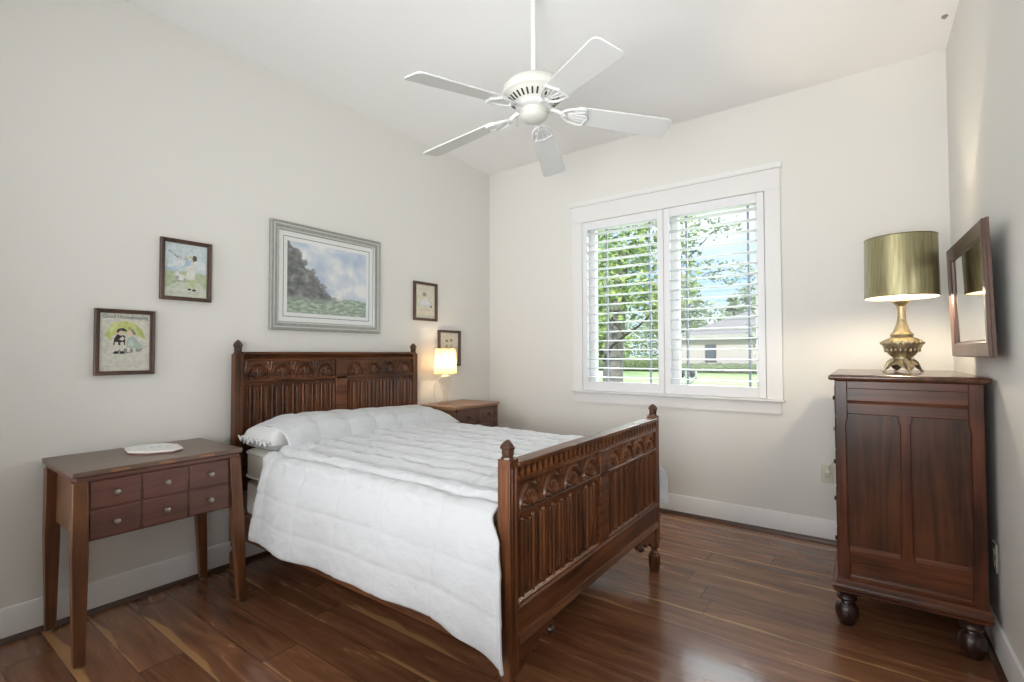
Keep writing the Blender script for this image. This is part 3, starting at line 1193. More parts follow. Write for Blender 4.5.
# ------------------------------------------------------------------ nightstand
ns = thing('nightstand', 'brown wooden nightstand with carved drawers between bed and window wall', 'nightstand', (.22, -.68, 0))
nx0, nx1, n0, n1 = .02, .425, -.985, -.44
NT = .82
top_poly = [(nx0 - .005, n0 - .02), (nx1 + .015, n0 - .02), (nx1 + .025, n0 - .01), (nx1 + .025, n1 + .01), (nx1 + .015, n1 + .02), (nx0 - .005, n1 + .02)]
MB().prism(top_poly, 'z', NT - .024, NT).build('top', ns_top, ns, bevel=.006)
b = MB()
b.box(nx0, nx1, n0, n1, .12, NT - .024)
b.build('body', ns_side, ns, bevel=.003)
b = MB()
for ya_, yb_ in ((n0, n0 + .035), (n1 - .035, n1)):
    b.box(nx1 - .002, nx1 + .012, ya_, yb_, .12, NT - .026)
b.box(nx1 - .002, nx1 + .012, n0, n1, NT - .045, NT - .026)
b.box(nx1 - .002, nx1 + .012, n0, n1, .12, .16)
b.box(nx1 - .002, nx1 + .012, n0 + .03, n1 - .03, .668, .684).box(nx1 - .002, nx1 + .012, n0 + .03, n1 - .03, .50, .515)
b.box(nx1 - .002, nx1 + .012, n0 + .03, n1 - .03, .33, .345)
b.box(nx1 - .002, nx1 + .012, -.726, -.678, .66, NT - .03)
b.build('front_frame', ns_front, ns, bevel=.002)
b = MB()
for o in (-.014, 0, .014):
    b.box(nx1 + .010, nx1 + .017, -.702 + o - .004, -.702 + o + .004, .69, NT - .05)
b.build('fluting', ns_front, ns, bevel=.001)
drs = [(n0 + .038, -.729, .687, NT - .048), (-.675, n1 - .038, .687, NT - .048), (n0 + .038, n1 - .038, .518, .665),
       (n0 + .038, n1 - .038, .348, .497), (n0 + .038, n1 - .038, .163, .327)]
for ya_, yb_, za, zb in drs:
    d = MB().box(nx1 - .002, nx1 + .006, ya_, yb_, za, zb)
    g = .014
    d.box(nx1 + .004, nx1 + .010, ya_ + g, yb_ - g, za + g, zb - g)
    d = d.build('drawer', ns_front, ns, bevel=.003)
    ks = [(ya_ + yb_) / 2] if yb_ - ya_ < .3 else [ya_ + .12, yb_ - .12]
    for yk in ks:
        k = MB()
        k.lathe([(.006, nx1 + .008), (.006, nx1 + .018), (.014, nx1 + .024), (.015, nx1 + .031), (.010, nx1 + .037), (.002, nx1 + .039)], (0, yk, (za + zb) / 2), 16, axis='x')
        k.build('knob', dark_knob_m, d)
for xa in (nx0 + .03, nx1 - .03):
    for ya_ in (n0 + .03, n1 - .03):
        MB().lathe([(.018, 0), (.026, .02), (.028, .05), (.018, .075), (.022, .085), (.03, .10), (.03, .125)], (xa, ya_, 0), 18).build('leg', ns_side, ns)

# ------------------------------------------------------------------ small glass lamp on the nightstand
LX, LY = .165, -.815
bl = thing('glass_table_lamp', 'small lit lamp with cream pleated shade and clear glass base on nightstand', 'lamp', (LX, LY, NT))
z0 = NT
b = MB()
b.lathe([(.052, z0), (.054, z0 + .010), (.040, z0 + .022), (.022, z0 + .040), (.016, z0 + .060), (.020, z0 + .080), (.032, z0 + .110), (.046, z0 + .150),
         (.052, z0 + .185), (.048, z0 + .212), (.030, z0 + .228)], (LX, LY, 0), 12, lobes=6, amp=.06)
b.build('glass_base', crystal_m, bl, smooth=20)
MB().lathe([(.034, z0 + .226), (.036, z0 + .234), (.020, z0 + .242), (.012, z0 + .246), (.012, z0 + .306)], (LX, LY, 0), 16).build('socket', plug_m, bl)
MB().lathe([(.010, z0 + .305), (.024, z0 + .325), (.030, z0 + .350), (.028, z0 + .375), (.018, z0 + .400), (.004, z0 + .41)], (LX, LY, 0), 16).build('bulb', small_bulb_m, bl)
sh_ = MB()
SZ0, SZ1 = 1.072, 1.285
sh_.grid(lambda u, v: (LX + (.098 - .012 * v) * (1 + .012 * cos(2 * pi * u * 48)) * cos(2 * pi * u), LY + (.098 - .012 * v) * (1 + .012 * cos(2 * pi * u * 48)) * sin(2 * pi * u), SZ0 + (SZ1 - SZ0) * v), 288, 4)
so = sh_.build('lamp_shade', linen_shade_m, bl, smooth=60)
b = MB()
for k in range(8):
    a = 2 * pi * (k + .4) / 8
    b.tube([(LX + .1005 * cos(a), LY + .1005 * sin(a), SZ0), (LX + .0885 * cos(a), LY + .0885 * sin(a), SZ1)], .0016, 6)
b.build('rib_trim', shade_seam_m, so)
for zz, rr in ((SZ0, .099), (SZ1, .087)):
    MB().tube([(LX + rr * cos(2 * pi * i / 48), LY + rr * sin(2 * pi * i / 48), zz) for i in range(49)], .0025, 6).build('rim', linen_shade_m, so)
MB().tube([(LX + .012 * cos(1), LY + .012, z0 + .27), (LX, LY + .088, SZ1 - .004)], .0012, 6).build('harp', pewter_m, bl)
MB().tube([(LX - .01, LY - .03, z0 + .232), (LX - .012, LY - .085, z0 + .210), (LX - .016, LY - .116, z0 + .155), (LX - .018, LY - .108, z0 + .085),
           (LX - .02, LY - .088, z0 + .020), (LX - .03, LY - .080, z0 + .004), (LX - .10, LY - .05, z0 + .004)], .0026, 6).build('cord', cord_m, bl)

# ------------------------------------------------------------------ chest of drawers on the right
DX0, DX1, DY0, DY1 = 2.930, 3.432, -1.130, -.235
ch = thing('chest_of_drawers', 'tall dark reddish wood chest of drawers with panelled side and bun feet', 'dresser', (3.18, -.68, 0))
DZ = 1.145
tp = MB()
ov = .024
prof = [(.0, 0), (.018, .002), (ov, .010), (ov, .020), (.018, .026), (.004, .028)]
lay = []
for o, zz in prof:
    x0_, x1_, y0_, y1_ = DX0 - o, min(DX1 + o, W - .016), DY0 - o, DY1 + o
    lay.append([(x0_, y0_, DZ - .030 + zz), (x1_, y0_, DZ - .030 + zz), (x1_, y1_, DZ - .030 + zz), (x0_, y1_, DZ - .030 + zz)])
vs_ = [p for l in lay for p in l]
fs_ = [(0, 3, 2, 1)] + [(i * 4 + k, i * 4 + (k + 1) % 4, (i + 1) * 4 + (k + 1) % 4, (i + 1) * 4 + k) for i in range(len(lay) - 1) for k in range(4)] +       [tuple((len(lay) - 1) * 4 + k for k in range(4))]
tp.add(vs_, fs_)
tp.build('top', dr_top, ch, smooth=50, bevel=.002)
BZ0, BZ1 = .205, DZ - .030
MB().box(DX0 + .012, DX1 - .004, DY0 + .016, DY1 - .016, BZ0, BZ1).build('carcass', dr_v, ch, bevel=.002)


def side_face(yf, sgn):
    """framed side with two tall panels; yf is the outer plane, sgn points outwards"""
    y_in = yf - sgn * .022
    st = MB()
    # stiles with lamb's-tongue stops near the ends of the tall panels
    def stile(xa, xb, ina, inb):
        """ina / inb: narrow that side between the stops"""
        zs = [BZ0, .352, .360, .380, .925, .945, .960, BZ1]
        nar = [0, 0, 0, .007, .007, 0, 0, 0]
        L_ = [(xa + (n_ if ina else 0), z_) for z_, n_ in zip(zs, nar)]
        R2 = [(xb - (n_ if inb else 0), z_) for z_, n_ in zip(zs, nar)]
        st.prism(L_ + list(reversed(R2)), 'y', min(yf, y_in), max(yf, y_in))
    stile(DX0, DX0 + .047, False, True)
    stile(3.384, DX1, True, False)
    st.build('side_stile', dr_v, ch, bevel=.003)
    st = MB()
    zs, nar = [.345, .362, .382, .925, .945, .970], [0, 0, .007, .007, 0, 0]
    st.prism([(3.157 + n_, z_) for z_, n_ in zip(zs, nar)] + [(3.206 - n_, z_) for z_, n_ in reversed(list(zip(zs, nar)))], 'y', min(yf - sgn * .0005, y_in), max(yf - sgn * .0005, y_in))
    st.build('side_muntin', dr_v, ch, bevel=.003)
    a, c_ = (yf - sgn * .001), y_in
    for z0_, z1_ in ((1.079, BZ1), (.965, 1.015), (.294, .352), (BZ0, .234)):
        MB().box(DX0 + .045, 3.386, a, c_, z0_, z1_).build('side_crosspiece', dr_h, ch, bevel=.003)
    for x0_, x1_ in ((DX0 + .045, 3.160), (3.203, 3.388)):
        MB().box(x0_, x1_, yf - sgn * .014, y_in - sgn * .002, .348, .968).build('side_panel', dr_panel, ch)
        m_ = MB()
        m_.prism([(yf - sgn * .003, .351), (yf - sgn * .006, .357), (yf - sgn * .014, .367), (yf - sgn * .014, .351)], 'x', x0_ + .002, x1_ - .002)
        m_.build('panel_sill', dr_h, ch)
    for z0_, z1_ in ((1.013, 1.081), (.232, .296)):
        MB().box(DX0 + .045, 3.388, yf - sgn * .010, y_in - sgn * .002, z0_, z1_).build('frieze_panel', dr_h, ch)
        m_ = MB()
        m_.prism([(yf - sgn * .002, z0_ + .002), (yf - sgn * .003, z0_ + .006), (yf - sgn * .010, z0_ + .013), (yf - sgn * .010, z0_ + .002)], 'x', DX0 + .047, 3.386)
        m_.build('panel_sill', dr_h, ch)


side_face(DY0, -1)
side_face(DY1, 1)
# base moulding
lay = []
for o, zz in [(0.0, .218), (.006, .214), (.008, .204), (.014, .200), (.022, .188), (.022, .176), (.016, .170), (.016, .160), (.006, .152)]:
    x0_, x1_, y0_, y1_ = DX0 - o, min(DX1 + o * .5, W - .017), DY0 - o, DY1 + o
    lay.append([(x0_, y0_, zz), (x1_, y0_, zz), (x1_, y1_, zz), (x0_, y1_, zz)])
vs_ = [p for l in lay for p in l]
fs_ = [(0, 1, 2, 3)] + [(i * 4 + k, (i + 1) * 4 + k, (i + 1) * 4 + (k + 1) % 4, i * 4 + (k + 1) % 4) for i in range(len(lay) - 1) for k in range(4)] +       [tuple((len(lay) - 1) * 4 + k for k in reversed(range(4)))]
MB().add(vs_, fs_).build('base_moulding', dr_h, ch, smooth=40)
# drawer fronts face the bed (-x)
zr = [.232, .430, .620, .790, .945, 1.095]
for i in range(5):
    d = MB().box(DX0 - .004, DX0 + .016, DY0 + .05, DY1 - .05, zr[i] + .006, zr[i + 1] - .006)
    d = d.build('drawer', dr_h, ch, bevel=.003)
    for yk in (DY0 + .20, DY1 - .20):
        k = MB()
        k.lathe([(.012, 0), (.014, -.003), (.007, -.006), (.012, -.009), (.010, -.013), (.002, -.015)], (DX0 - .003, yk, (zr[i] + zr[i + 1]) / 2), 14, axis='x')
        k.build('knob', dark_knob_m if i != 3 else pewter_m, d)
for xa in (DX0 + .030, DX1 - .050):
    for ya_ in (DY0 + .034, DY1 - .034):
        MB().lathe([(.024, 0), (.030, .004), (.031, .010), (.040, .026), (.046, .052), (.045, .076), (.036, .094), (.026, .102), (.024, .108), (.036, .114), (.040, .124),
                    (.036, .134), (.030, .140), (.034, .160)], (xa, ya_, 0), 26).build('foot', dr_foot, ch)

# ------------------------------------------------------------------ brass lamp on the chest
BX, BY = 3.200, -.690
la = thing('brass_table_lamp', 'large lit lamp with brass urn base and gold drum shade on the tall chest', 'lamp', (BX, BY, DZ))
g = DZ
ft = MB()
NF = 4
for k in range(NF):                                         # claw-footed skirt
    a0 = 2 * pi * k / NF + .30
    ft.tube([(BX + .040 * cos(a0), BY + .040 * sin(a0), g + .060), (BX + .060 * cos(a0), BY + .060 * sin(a0), g + .046), (BX + .072 * cos(a0), BY + .072 * sin(a0), g + .022),
             (BX + .078 * cos(a0), BY + .078 * sin(a0), g + .006)], [.012, .010, .006, .006], 8)
    ft.ellipsoid((BX + .080 * cos(a0), BY + .080 * sin(a0), g + .006), (.009, .009, .006), 10, 6)


def skirt(u, v):
    a = 2 * pi * u
    k = .5 + .5 * cos(NF * (a - .30))
    r = .038 + .036 * v * (.72 + .28 * k)
    return (BX + r * cos(a), BY + r * sin(a), g + .064 - (.020 + .030 * k ** 1.5) * v - .006 * v * abs(sin(NF * 2 * a)))


ft.grid(skirt, 96, 8)
fo = ft.build('foot', brass_m, la, smooth=40)
sm = fo.modifiers.new('thick', 'SOLIDIFY')
sm.thickness = .003
MB().lathe([(.036, g + .058), (.040, g + .066), (.040, g + .074), (.052, g + .086), (.068, g + .108), (.078, g + .128), (.082, g + .140), (.084, g + .150), (.080, g + .158),
            (.060, g + .170), (.044, g + .176), (.042, g + .180)], (BX, BY, 0), 40).build('urn', brass_m, la, smooth=40)
b = MB()
for k in range(22):
    a = 2 * pi * k / 22
    b.ellipsoid((BX + .083 * cos(a), BY + .083 * sin(a), g + .147), (.0075, .0075, .009), 10, 6)
    b.ellipsoid((BX + .069 * cos(a), BY + .069 * sin(a), g + .113), (.005, .005, .013), 8, 6)
b.build('relief_band', brass_m, la, smooth=60)
MB().lathe([(.042, g + .176), (.047, g + .182), (.048, g + .190), (.040, g + .197), (.036, g + .203), (.030, g + .218), (.023, g + .240), (.019, g + .262), (.0175, g + .290), (.018, g + .318),
            (.020, g + .324), (.019, g + .330), (.030, g + .346), (.037, g + .356), (.035, g + .364), (.020, g + .374), (.013, g + .376)], (BX, BY, 0), 30).build('neck', brass_m, la, smooth=40)
k = MB()
k.lathe([(.004, 0), (.004, -.006), (.008, -.010), (.007, -.016), (.001, -.018)], (BX, BY - .018, g + .268), 12, axis='y')
k.build('switch_knob', brass_m, la)
MB().lathe([(.012, g + .374), (.025, g + .388), (.030, g + .408), (.024, g + .430), (.004, g + .442)], (BX, BY, 0), 16).build('bulb', bulb_m, la)
Z0, Z1, R0, R1 = 1.522, 1.822, .151, .147
s_ = MB()
s_.grid(lambda u, v: (BX + (R0 + (R1 - R0) * v) * cos(2 * pi * u), BY + (R0 + (R1 - R0) * v) * sin(2 * pi * u), Z0 + (Z1 - Z0) * v), 96, 3)
shd = s_.build('lamp_shade', foil_m, la, smooth=60)
s_ = MB()
s_.grid(lambda u, v: (BX + (R0 - .003 + (R1 - R0) * v) * cos(2 * pi * u), BY + (R0 - .003 + (R1 - R0) * v) * sin(2 * pi * u), Z0 + (Z1 - Z0) * v), 96, 3)
s_.build('shade_lining', shade_in_m, shd, smooth=60)
for zz, rr in ((Z0, R0), (Z1, R1)):
    MB().tube([(BX + (rr - .001) * cos(2 * pi * i / 72), BY + (rr - .001) * sin(2 * pi * i / 72), zz) for i in range(73)], .0028, 6).build('rim', shade_trim_m, shd)
b = MB()
for k in range(3):
    a = 2 * pi * k / 3
    b.tube([(BX, BY, Z1 - .02), (BX + R1 * cos(a), BY + R1 * sin(a), Z1 - .003)], .0018, 6)
for s in (-1, 1):
    b.tube([(BX, BY + s * .014, g + .40), (BX, BY + s * .045, g + .46), (BX, BY + s * .05, g + .56), (BX, BY + s * .02, g + .655), (BX, BY, Z1 - .018)], .002, 6)
b.build('harp', brass_m, la)

# ------------------------------------------------------------------ framed mirror on the right wall
mx, my, mz, PH, MW, LN, MH = 3.410, -1.390, 1.2235, .030, .712, .026, .515
mi = thing('wall_mirror', 'brown wood framed mirror on right wall above chest, reflecting the gold shade', 'mirror', (mx, my, mz))
Aw = Vector((-sin(PH), cos(PH), 0))
Nn = Vector((-cos(PH), -sin(PH), 0))
Uu = Vector((0, 0, 1)) * cos(LN) + Nn * sin(LN)
No = Aw.cross(Uu)
if No.x > 0:
    No = -No


def MP(a, c_, d):
    return tuple(Vector((mx, my, mz)) + Aw * a + Uu * c_ + No * d)


def mitred(w, h, prof, conv):
    """picture-frame moulding: prof = list of (inset, height); conv maps (a, b, depth)"""
    mb = MB()
    n = len(prof)
    cs = [(0, 0, 1, 1), (w, 0, -1, 1), (w, h, -1, -1), (0, h, 1, -1)]
    vs_ = [conv(a + sa * i, c_ + sb * i, d) for a, c_, sa, sb in cs for i, d in prof]
    fs_ = []
    for k in range(4):
        k2 = (k + 1) % 4
        for j in range(n):
            j2 = (j + 1) % n
            fs_.append((k * n + j, k2 * n + j, k2 * n + j2, k * n + j2))
    return mb.add(vs_, fs_)


mitred(MW, MH, [(0, -.022), (0, -.012), (.003, -.010), (.003, -.002), (.006, 0), (.030, -.001), (.056, -.004), (.064, -.009), (.066, -.014), (.066, -.022)], MP).build('frame', mirror_frame_m, mi, smooth=25)
b = MB()
b.add([MP(a, c_, d) for d in (-.018, -.014) for a, c_ in ((.068, .068), (MW - .068, .068), (MW - .068, MH - .068), (.068, MH - .068))],
      [(0, 3, 2, 1), (4, 5, 6, 7), (0, 1, 5, 4), (1, 2, 6, 5), (2, 3, 7, 6), (3, 0, 4, 7)])
b.build('glass', mirror_m, mi, smooth=0)
b = MB()
b.add([MP(a, c_, d) for d in (-.0225, -.0185) for a, c_ in ((.01, .01), (MW - .01, .01), (MW - .01, MH - .01), (.01, MH - .01))],
      [(0, 3, 2, 1), (4, 5, 6, 7), (0, 1, 5, 4), (1, 2, 6, 5), (2, 3, 7, 6), (3, 0, 4, 7)])
b.build('backing', dark_slot_m, mi)
pA = Vector(MP(MW * .5, MH * .55, -.022))
b = MB().box(pA.x - .004, W - .001, pA.y - .03, pA.y + .03, pA.z - .06, pA.z + .06)
b.build('wall_bracket', dark_slot_m, mi)

# ------------------------------------------------------------------ pictures on the left wall
ink = {}


def ink_m(col):
    if col not in ink:
        ink[col] = plain('print_ink_%d' % len(ink), col, rough=.75, spec=.2, var=.12, vscale=60)
    return ink[col]


def circle(cx, cy, rx, ry=None, n=18, a0=0, a1=2 * pi):
    ry = ry or rx
    full = abs(a1 - a0 - 2 * pi) < 1e-6
    m = n if full else n + 1
    return [(cx + rx * cos(a0 + (a1 - a0) * i / n), cy + ry * sin(a0 + (a1 - a0) * i / n)) for i in range(m)]


def print_sheet(parent, x, ya, yb, za, zb, paper, shapes, name='print'):
    """one flat print: paper plus inked shapes in 0..1 print coordinates, each a hair above the last"""
    mats = [ink_m(paper)]
    mb = MB().box(x - .001, x, ya, yb, za, zb, 0)
    for k, (col, poly) in enumerate(shapes):
        m = ink_m(col)
        if m not in mats:
            mats.append(m)
        xx = x + .00012 * (k + 1)
        mb.add([(xx, ya + u * (yb - ya), za + v * (zb - za)) for u, v in poly], [tuple(range(len(poly)))], mats.index(m))
    return mb.build(name, mats, parent, smooth=0)


def lettering(text, name, mat, parent, x, ya, yb, zc, height):
    """raised-free printed lettering lying on a print that faces +x"""
    cu = bpy.data.curves.new(name, 'FONT')
    cu.body = text
    cu.size = 1.0
    cu.resolution_u = 3
    to_ = bpy.data.objects.new(name + '_curve', cu)
    COL.objects.link(to_)
    dg = bpy.context.evaluated_depsgraph_get()
    me = bpy.data.meshes.new_from_object(to_.evaluated_get(dg))
    bpy.data.objects.remove(to_)
    xs = [v.co.x for v in me.vertices]
    ys = [v.co.y for v in me.vertices]
    x0_, x1_, y0_, y1_ = min(xs), max(xs), min(ys), max(ys)
    o_ = ORG[parent.name]
    for v in me.vertices:
        u = (v.co.x - x0_) / (x1_ - x0_)
        w = (v.co.y - y0_) / (y1_ - y0_)
        v.co = Vector((x, ya + (yb - ya) * u, zc + height * (w - .5))) - o_
    me.materials.clear()
    me.materials.append(mat)
    ob = bpy.data.objects.new(name, me)
    COL.objects.link(ob)
    ob.parent = parent
    ORG[ob.name] = o_
    return ob


def small_picture(label, ya, yb, za, zb, fw, paper, shapes, depth=.026):
    root = thing('framed_picture', label, 'picture', (0.0, (ya + yb) / 2, za), 'small framed prints on the left wall')
    fr = mitred(yb - ya, zb - za, [(0, .001), (0, depth - .003), (.003, depth), (fw * .45, depth - .002), (fw * .6, depth - .006), (fw, depth - .008), (fw, .001)],
                lambda a, c_, d: (d, ya + a, za + c_))
    fr.build('frame', frame_m, root, smooth=25)
    q = fw - .002
    pr = print_sheet(root, .007, ya + q, yb - q, za + q, zb - q, paper, shapes)
    MB().box(.0095, .0105, ya + q, yb - q, za + q, zb - q).build('glass', picture_glass_m, root, smooth=0)
    return root, pr, q


CREAM = (.66, .63, .50)
SKIN = (.70, .56, .44)
# boy in a pale suit with a small white animal
boy = [((.60, .68, .70), [(0, .48), (1, .44), (1, 1), (0, 1)]), ((.70, .74, .76), [(.05, .55), (.5, .60), (.98, .54), (.98, .66), (.6, .72), (.2, .66)]),
       ((.42, .56, .66), [(0, .49), (.15, .46), (.4, .50), (.2, .53), (0, .54)]),
       ((.47, .53, .36), [(0, .16), (1, .18), (1, .46), (.55, .49), (.2, .47), (0, .49)]),
       ((.58, .62, .50), [(.05, .16), (.95, .18), (.8, .30), (.3, .28)]),
       ((.34, .38, .30), [(.18, .25), (.40, .30), (.34, .33), (.22, .29)]),
       ((.74, .74, .70), circle(.38, .37, .12, .055)), ((.72, .72, .68), circle(.30, .42, .05, .05)), ((.30, .34, .34), circle(.30, .36, .045, .03)),
       ((.40, .42, .40), [(.26, .27), (.29, .27), (.31, .36), (.28, .36)]), ((.40, .42, .40), [(.44, .27), (.47, .27), (.48, .36), (.45, .36)]),
       ((.72, .72, .66), [(.50, .34), (.70, .34), (.72, .55), (.66, .66), (.54, .64)]), ((.40, .55, .68), [(.44, .58), (.60, .60), (.62, .70), (.50, .70)]),
       ((.52, .58, .34), [(.58, .34), (.70, .34), (.70, .16), (.65, .16), (.64, .27), (.62, .16), (.57, .16)]),
       ((.05, .05, .05), circle(.58, .155, .045, .018)), ((.05, .05, .05), circle(.69, .145, .05, .02)),
       (SKIN, circle(.66, .715, .055, .050)), ((.09, .09, .09), circle(.695, .745, .055, .055)), ((.60, .60, .40), circle(.60, .76, .05, .03)),
       ((.40, .44, .52), circle(.12, .83, .03, .03)), ((.45, .50, .44), circle(.18, .80, .03, .02)), ((.34, .36, .38), circle(.24, .77, .025, .02)), ((.30, .30, .26), circle(.30, .745, .03, .02)), ((.42, .40, .34), circle(.36, .735, .025, .016)), ((.44, .42, .34), [(.40, .725), (.54, .69), (.54, .72), (.42, .745)]),
       ((.74, .64, .60), circle(.43, .735, .022, .02)), ((.45, .44, .36), [(.12, .10), (.86, .10), (.86, .107), (.12, .107)]),
       ((.45, .44, .36), [(.12, .065), (.80, .065), (.80, .072), (.12, .072)])]
small_picture('small wood-framed print of child with white animal, upper of the two left pictures', -2.837, -2.588, 1.538, 1.871, .020, (.64, .66, .56), boy)

# two children under a yellow-green umbrella, magazine heading above
umb = [((.56, .60, .22), [(.10, .62), (.18, .72), (.25, .83), (.50, .87), (.70, .82), (.84, .72), (.91, .56), (.80, .60), (.60, .66), (.42, .66), (.25, .60), (.22, .52)]),
       ((.64, .67, .30), [(.25, .83), (.40, .84), (.30, .70), (.20, .66)]), ((.46, .50, .18), [(.70, .82), (.84, .72), (.91, .56), (.84, .58), (.72, .70)]),
       ((.40, .40, .32), [(.08, .415), (.28, .415), (.28, .421), (.08, .421)]), ((.40, .40, .32), [(.80, .415), (.95, .425), (.95, .431), (.80, .421)]),
       ((.30, .31, .27), [(.24, .31), (.46, .30), (.80, .34), (.86, .40), (.70, .40), (.40, .38)]),
       ((.035, .035, .035), [(.27, .45), (.50, .45), (.50, .60), (.44, .64), (.34, .63), (.29, .56)]),
       ((.68, .66, .56), [(.30, .34), (.36, .34), (.37, .50), (.30, .50)]), ((.68, .66, .56), [(.41, .34), (.47, .34), (.48, .50), (.41, .50)]),
       ((.04, .04, .04), [(.27, .30), (.37, .30), (.37, .345), (.30, .345)]), ((.04, .04, .04), [(.40, .30), (.49, .30), (.48, .345), (.41, .345)]),
       (SKIN, circle(.42, .665, .062, .052)), ((.05, .045, .04), [(.33, .68), (.36, .73), (.46, .745), (.53, .71), (.53, .69), (.40, .70), (.36, .655)]),
       ((.74, .70, .60), [(.38, .55), (.45, .52), (.49, .57), (.44, .60)]),
       ((.40, .50, .42), [(.52, .40), (.78, .38), (.84, .44), (.72, .55), (.64, .61), (.55, .58)]), ((.52, .62, .54), [(.55, .44), (.66, .43), (.66, .56), (.57, .56)]),
       ((.70, .68, .58), [(.54, .33), (.59, .33), (.60, .41), (.54, .41)]), ((.70, .68, .58), [(.66, .32), (.71, .33), (.70, .40), (.65, .40)]),
       (SKIN, circle(.59, .655, .058, .05)), ((.24, .24, .20), [(.57, .72), (.64, .73), (.71, .66), (.69, .62), (.64, .65), (.62, .70)]), ((.30, .28, .22), circle(.58, .745, .035, .014)),
       ((.46, .45, .38), [(.22, .155), (.88, .165), (.88, .17), (.22, .16)]), ((.46, .45, .38), [(.22, .12), (.90, .13), (.90, .135), (.22, .125)]),
       ((.46, .45, .38), [(.14, .085), (.70, .09), (.70, .095), (.14, .09)])]
ghr, ghp, q = small_picture('small wood-framed magazine cover of two children under yellow-green umbrella', -3.105, -2.857, 1.140, 1.469, .020, (.66, .655, .57), umb)
lettering('Good Housekeeping', 'heading', ink_m((.12, .14, .16)), ghp, .0095 - .0012, -3.105 + q + .014, -2.857 - q - .010, 1.469 - q - .022, .024)

baby = [((.70, .66, .52), [(.1, .1), (.9, .1), (.9, .4), (.1, .4)]), ((.62, .66, .66), [(.16, .40), (.30, .52), (.60, .56), (.84, .46), (.84, .36), (.30, .34)]),
        ((.72, .73, .72), [(.26, .40), (.40, .60), (.62, .60), (.72, .42)]), (SKIN, circle(.45, .68, .10, .055)), ((.36, .36, .32), circle(.46, .715, .11, .06)),
        ((.22, .22, .20), circle(.80, .36, .05, .045)), ((.50, .47, .38), [(.25, .24), (.75, .24), (.75, .25), (.25, .25)])]
small_picture('small brown-framed print of seated child, above the glass lamp', -1.032, -.762, 1.524, 1.852, .022, (.68, .65, .53), baby)
pair = [((.76, .66, .56), [(.08, .08), (.92, .08), (.92, .92), (.08, .92)]), ((.70, .66, .52), [(.12, .12), (.88, .12), (.88, .88), (.12, .88)]),
        ((.34, .38, .28), [(.25, .36), (.48, .36), (.46, .58), (.36, .64), (.28, .56)]), ((.42, .45, .33), [(.50, .36), (.75, .36), (.68, .58), (.60, .66), (.52, .56)]),
        (SKIN, circle(.38, .70, .065, .05)), ((.20, .17, .13), circle(.37, .735, .07, .045)), (SKIN, circle(.59, .72, .065, .05)), ((.26, .22, .14), circle(.61, .755, .07, .045)),
        ((.48, .44, .34), [(.2, .24), (.8, .24), (.8, .25), (.2, .25)])]
small_picture('small brown-framed print partly hidden behind the cream lamp shade', -.742, -.458, 1.128, 1.452, .022, (.74, .70, .60), pair)

# large landscape over the headboard
ya_, yb_, za_, zb_ = -2.248, -1.393, 1.397, 2.104
big = thing('framed_landscape', 'large silver-framed landscape print of trees and cloudy sky over the headboard', 'picture', (0, (ya_ + yb_) / 2, za_))
cv = lambda a, c_, d: (d, ya_ + a, za_ + c_)
BW, BH = yb_ - ya_, zb_ - za_
mitred(BW, BH, [(0, .001), (0, .022), (.004, .029), (.012, .031), (.018, .027), (.022, .027), (.046, .018), (.050, .018), (.056, .016), (.058, .012), (.058, .001)], cv).build('frame', silver_m, big, smooth=25)
mitred(BW - .036, BH - .036, [(0, .024), (0, .029), (.004, .031), (.008, .029), (.008, .024)], lambda a, c_, d: (d, ya_ + .018 + a, za_ + .018 + c_)).build('bead', silver_hi, big, smooth=40)
mitred(BW - .090, BH - .090, [(0, .012), (0, .019), (.005, .020), (.010, .016), (.010, .012)], lambda a, c_, d: (d, ya_ + .045 + a, za_ + .045 + c_)).build('inner_bead', silver_hi, big, smooth=40)
MB().box(.003, .008, ya_ + .05, yb_ - .05, za_ + .05, zb_ - .05).build('mat', mat_m, big, smooth=0)
mitred(BW - .178, BH - .178, [(0, .008), (0, .0086), (.0045, .0086), (.0045, .008)], lambda a, c_, d: (d, ya_ + .089 + a, za_ + .089 + c_)).build('mat_line', mat_line, big, smooth=0)
MB().box(.0078, .0084, ya_ + .118, yb_ - .118, za_ + .118, zb_ - .118).build('print', landscape_m, big, smooth=0)
MB().box(.0105, .0118, ya_ + .055, yb_ - .055, za_ + .055, zb_ - .055).build('glass', picture_glass_m, big, smooth=0)

# ------------------------------------------------------------------ ceiling fan
FXc, FYc, BZ = 1.774, -1.896, 2.393
fan = thing('ceiling_fan', 'white five-blade ceiling fan hanging on a long rod over the bed', 'ceiling fan', (FXc, FYc, H))
c0 = (FXc, FYc, 0)
MB().lathe([(.066, H), (.068, H - .008), (.060, H - .022), (.040, H - .034), (.018, H - .042)], c0, 36).build('canopy', fan_m, fan)
MB().lathe([(.0135, H - .04), (.0135, 2.545)], c0, 20).build('downrod', fan_m, fan)
MB().lathe([(.018, 2.5830), (.030, 2.5730), (.034, 2.5600), (.060, 2.5560), (.100, 2.5480), (.130, 2.5330), (.146, 2.5130), (.150, 2.4980), (.150, 2.4860), (.146, 2.4780), (.138, 2.4740),
            (.132, 2.4680), (.084, 2.4360), (.080, 2.4320)], c0, 64).build('motor_housing', fan_house_m, fan, smooth=35)
vents = MB()
for k in range(30):
    a = 2 * pi * k / 30
    st = len(vents.v)
    vents.box(.094, .126, -.0042, .0042, -.0012, .0016)
    M_ = Matrix.Translation((FXc, FYc, 0)) @ Matrix.Rotation(a, 4, 'Z') @ Matrix.Translation((.110, 0, 2.4525)) @ Matrix.Rotation(-math.atan2(.032, .048), 4, 'Y') @ Matrix.Translation((-.110, 0, 0))
    for i in range(st, len(vents.v)):
        vents.v[i] = tuple(M_ @ Vector(vents.v[i]))
